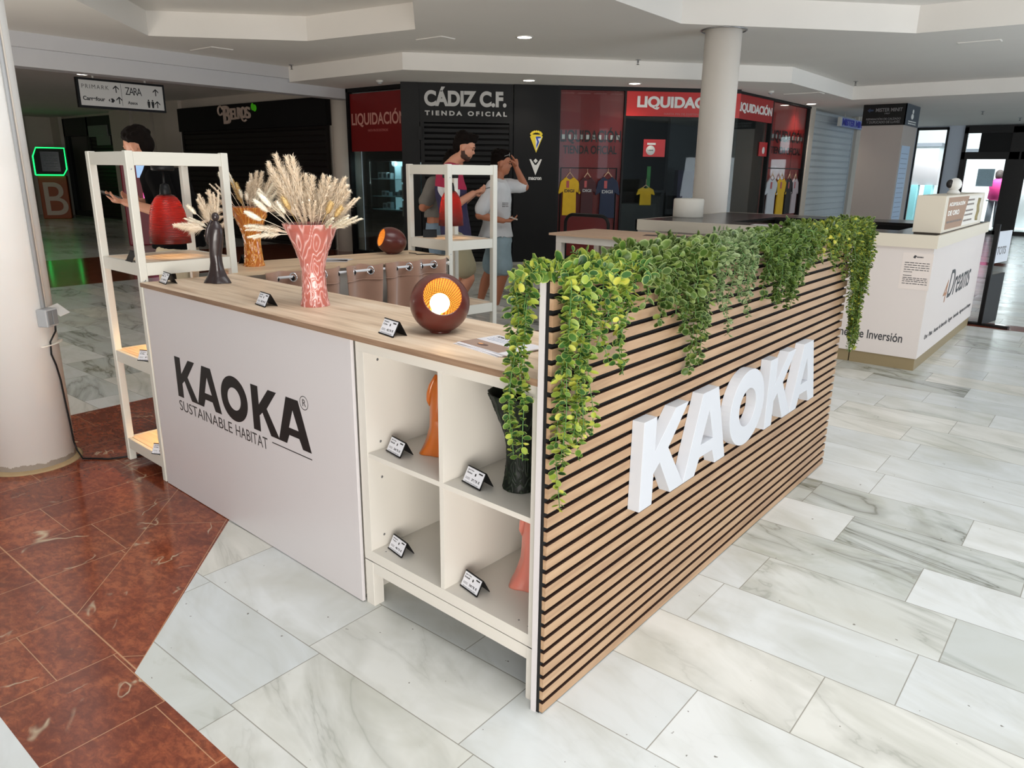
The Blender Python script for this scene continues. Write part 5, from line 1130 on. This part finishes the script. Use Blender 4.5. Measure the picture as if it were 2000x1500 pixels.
def add_leaf(mb, uv, p, d, nr, r, rr):
    d = d.normalized(); s = d.cross(nr); s = s.normalized() if s.length > 1e-4 else d.orthogonal().normalized(); nr = s.cross(d)
    L = r*2; wv = r*rr.uniform(.72, .92); K = 8; cup = rr.uniform(.1, .45)*r
    vs = [p+d*(L*.5)-nr*cup]
    for k in range(K):
        a = pi+2*pi*k/K; u = .5+.5*cos(a); vs.append(p+d*(L*u)+s*(wv*sin(a))+nr*(cup*.6*abs(sin(a))))
    mb.add(vs, [(0, 1+k, 1+(k+1) % K) for k in range(K)], 0, True); uv += [0.0]+[1.0]*K
def strand(leaves, uv, stems, path, r, step, rr, spread=1.0, fade=.0):
    P_ = [Vector(q) for q in path]; seg = [(b-a).length for a, b in zip(P_, P_[1:])]; tot = sum(seg)
    stems.tube(P_, .0011, 5); s = .004; k = 0
    while s < tot:
        acc = 0
        for i, l in enumerate(seg):
            if acc+l >= s: break
            acc += l
        u = (s-acc)/max(seg[i], 1e-6); q = P_[i].lerp(P_[i+1], u); t = (P_[i+1]-P_[i]).normalized(); a0 = k*1.7+rr.random()
        ref = t.orthogonal().normalized()
        for h in (0, 1) if rr.random() < .85 else (0, 1, 2):
            a = a0+h*pi+rr.uniform(-.3, .3); o = Matrix.Rotation(a, 3, t) @ ref
            d = o*spread+t*rr.uniform(-.1, .9)+Vector((rr.uniform(-.3, .3), rr.uniform(-.3, .3), rr.uniform(-.4, .45))); sc = r*rr.uniform(.6, 1.3)*(1-fade*s/tot)
            b = q+o*.002; add_leaf(leaves, uv, b, d, t*-1+o*rr.uniform(-.6, 1.3)+Vector((rr.uniform(-.6, .9), rr.uniform(-.7, .7), rr.uniform(-.5, .7))), sc, rr)
        s += step*rr.uniform(.75, 1.25); k += 1
def garland(lab, mt, seed, y0, y1, top, hang, r, step=.011, inner=[], group=None):
    rr = random.Random(seed); t = thing('ivy_garland', lab, 'garland', (0, (y0+y1)/2, 1.2), group='ivy garlands on the slatted wall'); off = Vector(t.location)
    LV, uv, ST = MB(), [], MB()
    for k in range(top):
        y = rr.uniform(y0, y1); x = rr.uniform(-.03, .02); z = 1.2+rr.uniform(-.0, .02); ln = rr.uniform(.05, .11); a = rr.uniform(0, 2*pi); up_ = rr.uniform(.15, 1.0)
        d = Vector((cos(a)*.55+.18, sin(a), up_)).normalized(); pth = [Vector((x, y, z))]
        for q in range(1, 6): pth.append(Vector((x, y, z))+d*(ln*q/5)+Vector((0, 0, -.5*ln*(q/5)**2.2)))
        strand(LV, uv, ST, [v-off for v in pth], r*rr.uniform(.85, 1.05), step, rr)
    n_top = len(LV.f)
    t_o = LV
    for (y, ze, n_, x_, sw) in hang:
        for q_ in range(n_):
            ys = y+rr.uniform(-sw, sw); zz = ze+rr.uniform(0, .14)*(q_ > 0); xx = x_+rr.uniform(0, .03); L_ = 1.2-zz
            pth = [Vector((-.01, ys*.5+y*.5, 1.215)), Vector((xx*.6, ys, 1.222)), Vector((xx, ys, 1.195))]; m_ = 10; yd = ys+rr.uniform(-.02, .02)
            for i in range(1, m_+1): u = i/m_; pth.append(Vector((xx+.006*sin(u*9+seed+q_), ys+(yd-ys)*u+.008*sin(u*7+q_*2), 1.195-L_*u)))
            strand(LV, uv, ST, [v-off for v in pth], r, step, rr, 1.0, .25)
    for (x, y, ze, n_) in inner:
        for q_ in range(n_):
            xx = x+rr.uniform(-.02, .015); ys = y+rr.uniform(-.02, .02); zz = ze+rr.uniform(0, .10)*(q_ > 0)
            pth = [Vector((-.028, .03, 1.21)), Vector(((xx-.028)/2, (ys+.03)/2, 1.225)), Vector((xx, ys, 1.19))]; m_ = 10
            for i in range(1, m_+1): u = i/m_; pth.append(Vector((xx+.008*sin(u*6+q_), ys+.01*sin(u*8+q_*3), 1.19-(1.19-zz)*u)))
            strand(LV, uv, ST, [v-off for v in pth], r*.95, step, rr, 1.0, .2)
    o = LV.build('foliage', mt, t, clean=False); ul = o.data.uv_layers.new(name='UVMap'); vi = [0]*len(o.data.loops); o.data.loops.foreach_get('vertex_index', vi)
    buf = []
    for i in vi: buf += [uv[i], .5]
    ul.data.foreach_set('uv', buf); ST.build('stems', STEM, t, clean=False)
    return t
garland('yellow-green garland draped over the near end of the slatted wall', LIME, 11, -.02, .30, 30, [(.0, .63, 3, .025, .014), (.055, .75, 3, .03, .018), (.10, .80, 2, .03, .015), (.16, .98, 3, .035, .03), (.24, .935, 2, .03, .012), (.27, 1.10, 2, .03, .03), (.20, 1.04, 2, .03, .04)], .0128, .0135,
        inner=[(-.10, -.03, .77, 2), (-.075, -.035, .74, 2), (-.055, -.02, .88, 2)])
garland('deep green garland next to the yellow one, with one long tail', DEEP, 21, .28, .80, 60, [(.36, 1.10, 6, .035, .05), (.44, 1.07, 5, .035, .05), (.50, 1.03, 5, .035, .05), (.60, .99, 5, .035, .05), (.665, .835, 2, .03, .015), (.72, .86, 2, .03, .015), (.70, 1.0, 4, .035, .04)], .0145, .0125)
garland('small-leaved sage garland in the middle of the slatted wall', SAGE, 31, .74, 1.14, 66, [(.80, 1.02, 5, .035, .05), (.88, .94, 2, .03, .015), (.95, 1.04, 5, .04, .05), (1.08, .965, 3, .03, .02), (1.02, 1.05, 5, .04, .04)], .0105, .0095)
garland('bushy forest green garland right of the middle, thickest of all', FOREST, 41, 1.08, 1.72, 84, [(1.2, 1.02, 6, .045, .05), (1.32, .98, 7, .05, .05), (1.42, .955, 7, .05, .05), (1.5, 1.03, 5, .045, .04), (1.25, 1.08, 5, .05, .05), (1.66, 1.06, 3, .03, .04)], .0125, .0105)
garland('low green garland between the bushy one and the far corner', MIXG, 51, 1.62, 2.14, 64, [(1.70, 1.08, 5, .03, .05), (1.8, 1.10, 5, .03, .05), (1.92, 1.09, 5, .03, .06), (2.03, 1.05, 4, .03, .04)], .0105, .0095)
garland('dense small-leaved garland hanging far down the far corner of the slatted wall', MIXG, 61, 2.08, 2.5, 62, [(2.18, .98, 5, .03, .04), (2.28, .92, 6, .035, .04), (2.36, .80, 7, .04, .03), (2.43, .62, 8, .04, .025), (2.47, .60, 7, .02, .025), (2.42, .9, 6, .06, .04)], .0095, .0088)

# ---------------- people ----------------
PRZ = math.atan2(.6313, .7755)
def fuse(mb, vox, smooth=4, name='m'):
    me = bpy.data.meshes.new('tmp'); me.from_pydata(mb.v, [], mb.f)
    bm = bmesh.new(); bm.from_mesh(me); bmesh.ops.remove_doubles(bm, verts=bm.verts, dist=1e-6); bmesh.ops.recalc_face_normals(bm, faces=bm.faces); bm.to_mesh(me); bm.free()
    o = bpy.data.objects.new('tmp', me); COL.objects.link(o)
    r = o.modifiers.new('r', 'REMESH'); r.mode = 'VOXEL'; r.voxel_size = vox; r.use_smooth_shade = True
    s = o.modifiers.new('s', 'SMOOTH'); s.iterations = smooth; s.factor = .5
    dg = bpy.context.evaluated_depsgraph_get(); dg.update(); out = bpy.data.meshes.new_from_object(o.evaluated_get(dg)); bpy.data.objects.remove(o)
    for p_ in out.polygons: p_.use_smooth = True
    return out
def part(name, me, m, parent, label=None):
    me.name = name; me.materials.clear(); me.materials.append(m); o = bpy.data.objects.new(name, me); COL.objects.link(o); o.parent = parent
    if label: o['label'] = label
    return o
def limb(mb, pts, rs, seg=16):
    P_ = [Vector(p) for p in pts]; path, rr = [], []
    for i in range(len(P_)-1):
        n_ = 6
        for k in range(n_): u = k/n_; path.append(P_[i].lerp(P_[i+1], u)); rr.append(rs[i]+(rs[i+1]-rs[i])*u)
    path.append(P_[-1]); rr.append(rs[-1]); mb.tube(path, 0, seg, rs=rr)
    for p, r in zip(P_, rs): mb.ball(p, r*.99, seg=12)
def rings(mb, rows, seg=28):
    # rows: (cx, cy, z, rx, ry)
    vs = []; n_ = len(rows)
    for cx, cy, z, rx, ry in rows:
        for k in range(seg):
            a = 2*pi*k/seg; ca, sa = cos(a), sin(a); e = .85
            vs.append((cx+rx*math.copysign(abs(ca)**e, ca), cy+ry*math.copysign(abs(sa)**e, sa), z))
    fs = [(i*seg+k, i*seg+(k+1) % seg, (i+1)*seg+(k+1) % seg, (i+1)*seg+k) for i in range(n_-1) for k in range(seg)]+[tuple(reversed(range(seg))), tuple((n_-1)*seg+k for k in range(seg))]
    mb.add(vs, fs)
def hand(mb, wr, d, palm, curl=.8, side=1):
    # wr wrist, d pointing direction, palm = palm normal; fingers curl towards the palm normal
    wr = Vector(wr); d = Vector(d).normalized(); palm = Vector(palm); palm = (palm-d*palm.dot(d)).normalized(); s = d.cross(palm)*side
    mb.tube([wr, wr+d*.03, wr+d*.06, wr+d*.085], 0, 12, rs=[.025, .033, .038, .034], flat=.5)
    vs = [(-.026, .074, .0085), (-.009, .082, .009), (.009, .078, .0085), (.025, .062, .0075)]
    for (o_, L, r) in vs:
        b = wr+d*.08+s*o_; a = 0; q = b; pts = [b]
        for f in (.42, .33, .25):
            a += curl*.75; dr = (d*cos(a)+palm*sin(a)); q = q+dr*(L*f); pts.append(q)
        limb(mb, pts, [r, r*.95, r*.88, r*.75], 8)
    b = wr+d*.03-s*.03; limb(mb, [b, b-s*.022+d*.022+palm*.012, b-s*.018+d*.048+palm*.03, b-s*.006+d*.062+palm*.042], [.012, .0105, .0095, .008], 8)
def head(mb, c, f, tilt, s=1.0):
    # f: +1 faces +x, -1 faces -x ; tilt forward (radians)
    M_ = Matrix.Translation(c) @ Matrix.Rotation(tilt*f, 4, 'Y')
    def B(p, r): mb.ball(M_ @ Vector((p[0]*f*s, p[1]*s, p[2]*s)), tuple(q*s for q in r), M=Matrix.Rotation(tilt*f, 3, 'Y'), seg=18)
    B((-.012, 0, .03), (.096, .076, .092)); B((.02, 0, -.03), (.072, .064, .085)); B((.048, 0, -.075), (.036, .036, .028)); B((.088, 0, -.012), (.020, .011, .014)); B((.078, 0, .008), (.014, .009, .028))
    B((.062, 0, .03), (.03, .055, .022)); B((.078, 0, -.048), (.014, .022, .007)); B((.076, 0, -.058), (.014, .020, .007))
    for sd_ in (-1, 1): B((-.005, sd_*.078, -.008), (.020, .010, .032)); B((.05, sd_*.035, -.02), (.024, .02, .024))
    return M_
def hair_at(t, M_, f, m, s=1.0, quiff=0, seed=1):
    mb = MB(); rr = random.Random(seed)
    def B(p, r): mb.ball(M_ @ Vector((p[0]*f*s, p[1]*s, p[2]*s)), tuple(q*s for q in r), seg=16)
    B((-.024, 0, .050), (.094, .083, .082)); B((-.058, 0, .0), (.056, .070, .072)); B((.025+quiff, 0, .082+quiff), (.052, .062, .034+quiff))
    for k in range(70):
        a = rr.random()*2*pi; e = rr.uniform(.1, 1.2); p = Vector((-.02+.092*cos(a)*cos(e), .079*sin(a)*cos(e), .055+.082*sin(e)))
        if p.x > .03 and p.z < .095: continue
        B(p, (.016, .016, .014))
    for k in range(14): B((.03+quiff+rr.uniform(-.03, .02+quiff), rr.uniform(-.05, .05), .108+rr.uniform(0, .012+quiff)), (.018, .016, .015))
    part('hair', fuse(mb, .007, 2), m, t)
def eyes(t, M_, f):
    mb = MB()
    for sd_ in (-1, 1): mb.ball(M_ @ Vector((.079*f, sd_*.03, .008)), (.006, .010, .005))
    mb.build('eyes', INK, t); mb = MB()
    for sd_ in (-1, 1): mb.tube([M_ @ Vector((.086*f, sd_*.016, .028)), M_ @ Vector((.086*f, sd_*.032, .033)), M_ @ Vector((.074*f, sd_*.046, .028))], .004, 6)
    mb.build('eyebrows', HAIR, t)
def shoe(t, a, dx, m, dy=0):
    a = Vector(a); d = Vector((dx, dy, 0)).normalized(); sdv = Vector((-d.y, d.x, 0)); mb = MB()
    def B(u, v, z, r): mb.ball(a+d*u+sdv*v+Vector((0, 0, z-a.z)), r, M=Matrix(((d.x, -d.y, 0), (d.y, d.x, 0), (0, 0, 1))), seg=14)
    B(-.01, 0, .05, (.052, .042, .045)); B(.05, 0, .042, (.075, .042, .036)); B(.12, 0, .033, (.07, .045, .028)); B(.0, 0, .085, (.04, .038, .03))
    rings(mb, [(0, 0, 0, .01, .01), (0, 0, .001, .01, .01)]) if False else None
    part('shoe', fuse(mb, .007, 2), m, t)
    mb = MB(); pts = [(-.062, -.03), (-.05, -.042), (.1, -.05), (.17, -.04), (.195, 0), (.17, .04), (.1, .05), (-.05, .042), (-.062, .03)]
    mb.prism([((a+d*p_[0]+sdv*p_[1]).x, (a+d*p_[0]+sdv*p_[1]).y) for p_ in pts], .0, .022, plane='xy'); mb.build('sole', mat('white_sole', srgb(225, 222, 214), .6, var=0), t)
def skin(name, c): return mat(name, c, .5, var=.05, vscale=9, sss=.08)
SK1 = skin('fair_skin', srgb(214, 152, 122)); SK2 = skin('tanned_skin', srgb(188, 122, 90)); HAIR = mat('dark_brown_hair', srgb(22, 15, 12), .8, var=.2, vscale=30, spec=.12)
TW = mat('white_cotton', srgb(222, 224, 226), .85, var=.02); MAG = mat('raspberry_cotton', srgb(176, 38, 76), .85, var=.05); NVY = mat('navy_cotton', srgb(56, 50, 84), .85, var=.06)
KHK = mat('khaki_cotton', srgb(172, 164, 134), .85, var=.04); DEN = mat('light_denim', srgb(160, 184, 194), .85, var=.08, vscale=18); BLT = mat('black_cotton', srgb(10, 10, 11), .95, var=.1, spec=.1); BGE = mat('beige_cotton', srgb(198, 182, 152), .85, var=.05); GRT = mat('grey_cotton', srgb(120, 116, 110), .85, var=.05)
PHONE = mat('phone_black', srgb(16, 16, 18), .2, var=0)
SHOEW = mat('white_leather', srgb(218, 214, 206), .5, var=.02)

def torso_rows(pelvis, waist, chest, sh, neck, inf=0.0, hem=None):
    rows = [(pelvis[0], pelvis[1], pelvis[2]-.08, .10+inf, .14+inf), (pelvis[0], pelvis[1], pelvis[2], .12+inf, .165+inf), (waist[0], waist[1], waist[2], waist[3]+inf, .145+inf), (chest[0], chest[1], chest[2]-.08, chest[3]-.005+inf, .165+inf), (chest[0], chest[1], chest[2], chest[3]+inf, .178+inf), (sh[0], sh[1], sh[2]-.05, .105+inf, .185+inf), (sh[0], sh[1], sh[2], .075+inf, .165+inf), ((sh[0]+neck[0])/2, sh[1], sh[2]+.035, .06+inf*.6, .09+inf*.6)]
    return rows

def build_person(lab, base, cfg):
    t = thing('person', lab, 'person', (base[0], base[1], 0), PRZ); f = cfg['f']; sk = cfg['skin']
    mb = MB(); T = cfg['torso']; rings(mb, torso_rows(*T)); nk = T[4]
    limb(mb, [(T[3][0], T[3][1], T[3][2]), nk, cfg['head'][:2]+(cfg['head'][2]-.06,)], [.060, .050, .050])
    M_ = head(mb, Vector(cfg['head']), f, cfg['tilt'])
    for arm in cfg['arms']:
        limb(mb, arm['pts'], [.054, .047, .040, .026][:len(arm['pts'])] if len(arm['pts']) == 4 else [.054, .043, .027]); hand(mb, arm['pts'][-1], arm['hd'], arm['palm'], arm.get('curl', .8), arm.get('side', 1))
    for leg in cfg['legs']: limb(mb, [leg[0], leg[1], Vector(leg[1]).lerp(Vector(leg[2]), .35)+Vector((-.012*f, 0, 0)), leg[2]], [.088, .056, .056, .036])
    part('body', fuse(mb, .0065, 3), sk, t)
    # shirt
    mb = MB(); hem = cfg['hem']; rws = [r for r in torso_rows(*T, inf=.018) if r[2] > hem+.02]; r0 = rws[0]; fl = cfg.get('flare', .012)
    rws = [(r0[0]+cfg.get('hs', 0), r0[1], hem, r0[3]+fl, r0[4]+fl)]+rws
    rings(mb, rws)
    for arm in cfg['arms']:
        P_ = [Vector(p) for p in arm['pts']]; e = P_[0].lerp(P_[1], cfg['sleeve']); limb(mb, [P_[0]+Vector((0, 0, .004)), P_[0].lerp(e, .6), e], [.072, .07, .073])
    me = fuse(mb, .010, 4); sm = cfg['shirt']
    for v in me.vertices:   # cloth folds
        k = noise.noise(Vector((v.co.x*9, v.co.y*9, v.co.z*4.5+v.co.x*5)))*.018+noise.noise(v.co*17)*.006; v.co += v.normal*k*cfg.get('fold', 1)
    o = part('shirt', me, sm[0], t)
    if len(sm) > 1:
        for m_ in sm[1:]: me.materials.append(m_)
        for p_ in me.polygons: p_.material_index = cfg['zone'](p_.center)
    # trousers / shorts
    mb = MB(); pv = T[0]; rings(mb, [(pv[0], pv[1], pv[2]-.11, .115, .15), (pv[0], pv[1], pv[2]-.02, .138, .182), (T[1][0]*.5+pv[0]*.5, pv[1], pv[2]+.09, .125, .165)])
    for leg in cfg['legs']:
        a = Vector(leg[0]); k = Vector(leg[1]); an = Vector(leg[2])
        if cfg['shorts'] is not None: e = a.lerp(k, cfg['shorts']); limb(mb, [a, a.lerp(e, .5), e], [.112, .104, .106])
        else: limb(mb, [a, k, an], [.108, .078, .066])
    me = fuse(mb, .010, 3)
    for v in me.vertices: v.co += v.normal*(noise.noise(Vector((v.co.x*10, v.co.y*10, v.co.z*5)))*.015)
    part('shorts' if cfg['shorts'] is not None else 'trousers', me, cfg['pants'], t)
    hair_at(t, M_, f, HAIR, quiff=cfg.get('quiff', 0), seed=int(abs(base[0])*10)); eyes(t, M_, f)
    if cfg.get('beard'):
        mb = MB()
        for p, r in [((.058, 0, -.086), (.032, .034, .022)), ((.05, .03, -.078), (.034, .020, .024)), ((.05, -.03, -.078), (.034, .020, .024)), ((.026, .048, -.07), (.034, .017, .028)), ((.026, -.048, -.07), (.034, .017, .028)), ((.006, .063, -.045), (.020, .010, .036)), ((.006, -.063, -.045), (.020, .010, .036)), ((.084, 0, -.036), (.008, .024, .006)), ((.078, .022, -.045), (.008, .006, .016)), ((.078, -.022, -.045), (.008, .006, .016))]: mb.ball(M_ @ Vector((p[0]*f, p[1], p[2])), r, seg=14)
        part('beard', fuse(mb, .006, 2), mat('short_brown_beard', srgb(84, 56, 44), .8, var=.3, vscale=60), t)
    for leg in cfg['legs']: shoe(t, leg[2], f, cfg['shoe'], cfg.get('toe', -.25))
    return t, M_
n = N('colour_block_cotton'); s_ = n.sep(n.obj()); ay = n.math('ABSOLUTE', s_[1])
slv = n.math('GREATER_THAN', ay, .165)
c_ = n.mix(n.math('MULTIPLY', slv, n.math('GREATER_THAN', s_[2], 1.20)), srgb(56, 50, 84), srgb(222, 220, 222))
c_ = n.mix(n.math('GREATER_THAN', s_[2], n.math('SUBTRACT', 1.285, n.math('MULTIPLY', s_[0], .12))), c_, srgb(176, 38, 76)); n.base(c_); n.rough(.85); CBK = n.m
# young man looking at his phone behind the far tower
t, M_ = build_person('young bearded man in raspberry, white and navy shirt and khaki shorts looking at his phone', (-3.835, 3.707), dict(f=1, skin=SK1, torso=((-.0, 0, .86), (-.015, 0, 1.05, .12), (-.045, 0, 1.28, .13), (-.055, 0, 1.47), (-.005, 0, 1.53)), head=(.085, 0, 1.642), tilt=.38,
    arms=[dict(pts=[(-.045, -.185, 1.42), (.0, -.235, 1.135), (.165, -.085, 1.245)], hd=(1, .25, .35), palm=(-.2, .9, .5), curl=.55), dict(pts=[(-.045, .185, 1.42), (.03, .235, 1.14), (.165, .075, 1.235)], hd=(1, -.3, .35), palm=(0, -.8, .6), curl=.6, side=-1)],
    legs=[((.01, -.09, .83), (.125, -.09, .47), (-.06, -.09, .09)), ((-.02, .09, .83), (.03, .09, .47), (.05, .1, .09))], hem=.835, sleeve=.62, shirt=(CBK,), shorts=.72, pants=KHK, shoe=SHOEW, beard=True, quiff=.012))
ph = thing('phone', 'black phone held by the young man in the raspberry shirt', 'phone', tuple(Vector((-3.835, 3.707, 0))+Vector((.7755, .6313, 0))*.245+Vector((0, 0, 1.278))), PRZ)
mb = MB(); mb.box((-.075, -.036, -.004), (.075, .036, .004), M=Matrix.Rotation(-.25, 4, 'Y')); mb.build('phone_body', PHONE, ph, bevel=.002)
# young man in white with a hand on his head
t, M_ = build_person('young man in white t-shirt and light denim shorts with one hand on his hair', (-3.996, 4.478), dict(f=1, skin=SK2, torso=((.02, .05, .77), (.0, .03, .95, .125), (.01, 0, 1.16, .13), (.02, 0, 1.33), (.015, 0, 1.385)), head=(.048, 0, 1.515), tilt=.12,
    arms=[dict(pts=[(-.03, -.185, 1.285), (-.165, -.235, 1.02), (.07, -.215, .968)], hd=(1, 0, .05), palm=(0, .1, 1), curl=.5), dict(pts=[(.06, .175, 1.30), (.285, .14, 1.29), (.195, .06, 1.475)], hd=(-.3, -.1, 1), palm=(-1, -.2, -.1), curl=.35, side=-1)],
    legs=[((.04, -.05, .74), (.075, -.04, .42), (-.005, .0, .09)), ((-.0, .15, .74), (-.07, .19, .42), (-.177, .25, .09))], hem=.80, sleeve=.80, flare=.03, hs=-.01, shirt=(TW,), shorts=.78, pants=DEN, shoe=SHOEW, quiff=.008))
mb = MB()
for k in range(3): scribble(mb, .06, 1.135-k*.016, .12, 1.142-k*.016, -.205, seed=k)
mb.build('chest_print', GREYI, t); 
g = thing('wallet', 'small pale item in the lower hand of the man in white', 'wallet', tuple(Vector((-3.996, 4.478, 0))+Vector((.7755, .6313, 0))*.17+Vector((.6313, -.7755, 0))*.215+Vector((0, 0, .995))), PRZ)
mb = MB(); mb.box((-.04, -.03, -.006), (.045, .03, .006), M=Matrix.Rotation(.3, 4, 'Y')); mb.build('case', mat('pale_case', srgb(200, 186, 172), .4, var=0), g, bevel=.003)
g = thing('sunglasses', 'pale-rimmed glasses pushed up in the hair of the man in white', 'glasses', tuple(Vector((-3.996, 4.478, 0))+Vector((.7755, .6313, 0))*.125+Vector((0, 0, 1.60))), PRZ)
mb = MB()
for sd_ in (-1, 1): mb.tube([(.02*0+.0, sd_*.035+.03*cos(a), .02*sin(a)) for a in [k*pi/8 for k in range(17)]], .002, 6); mb.tube([(0, sd_*.065, 0), (-.09, sd_*.078, -.03)], .002, 6)
mb.build('frame', SILV, g)
# third person hidden behind the first
build_person('person in grey t-shirt and pale jeans mostly hidden behind the bearded man', (-4.30, 3.92), dict(f=1, skin=SK2, torso=((.02, 0, .86), (.02, 0, 1.02, .11), (.02, 0, 1.18, .12), (.03, 0, 1.34), (.07, 0, 1.39)), head=(.17, 0, 1.49), tilt=.45,
    arms=[dict(pts=[(-.0, -.16, 1.31), (-.105, -.21, 1.10), (.04, -.16, 1.19)], hd=(1, .3, .4), palm=(0, 1, .4)), dict(pts=[(.02, .16, 1.3), (.02, .21, 1.08), (.14, .1, 1.18)], hd=(1, -.3, .3), palm=(0, -1, .4), side=-1)],
    legs=[((.02, -.08, .84), (.03, -.09, .46), (.0, -.09, .08)), ((.02, .08, .84), (.03, .09, .46), (.0, .1, .08))], hem=1.0, sleeve=.72, shirt=(GRT,), shorts=None, pants=mat('pale_blue_jeans', srgb(134, 156, 176), .85, var=.08), shoe=SHOEW, flare=.0))
# man in black at the left, looking at his phone
t, M_ = build_person('man in black t-shirt and beige trousers looking at his phone behind the left tower', (-4.37, 1.208), dict(f=-1, skin=SK1, torso=((.10, 0, .86), (.115, 0, 1.04, .125), (.095, 0, 1.24, .135), (.06, 0, 1.415), (.0, 0, 1.475)), head=(-.095, 0, 1.57), tilt=.42,
    arms=[dict(pts=[(.11, -.19, 1.365), (.205, -.24, 1.115), (-.14, -.19, 1.205)], hd=(-1, .1, .15), palm=(-.1, .3, 1), curl=.5), dict(pts=[(.08, .19, 1.365), (.1, .235, 1.11), (-.12, .02, 1.20)], hd=(-1, -.5, .2), palm=(0, -.6, .6), curl=.5, side=-1)],
    legs=[((.10, -.09, .84), (.08, -.1, .46), (.11, -.1, .08)), ((.10, .09, .84), (.09, .1, .46), (.12, .12, .08))], hem=.885, sleeve=.50, flare=.02, shirt=(BLT,), shorts=None, pants=BGE, shoe=SHOEW, toe=.2))
ph = thing('phone', 'black phone in the hand of the man in the black t-shirt', 'phone', tuple(Vector((-4.37, 1.208, 0))-Vector((.7755, .6313, 0))*.25+Vector((.6313, -.7755, 0))*.17+Vector((0, 0, 1.25))), PRZ)
mb = MB(); mb.box((-.075, -.036, -.004), (.075, .036, .004), M=Matrix.Rotation(.35, 4, 'Y')); mb.build('phone_body', PHONE, ph, bevel=.002)
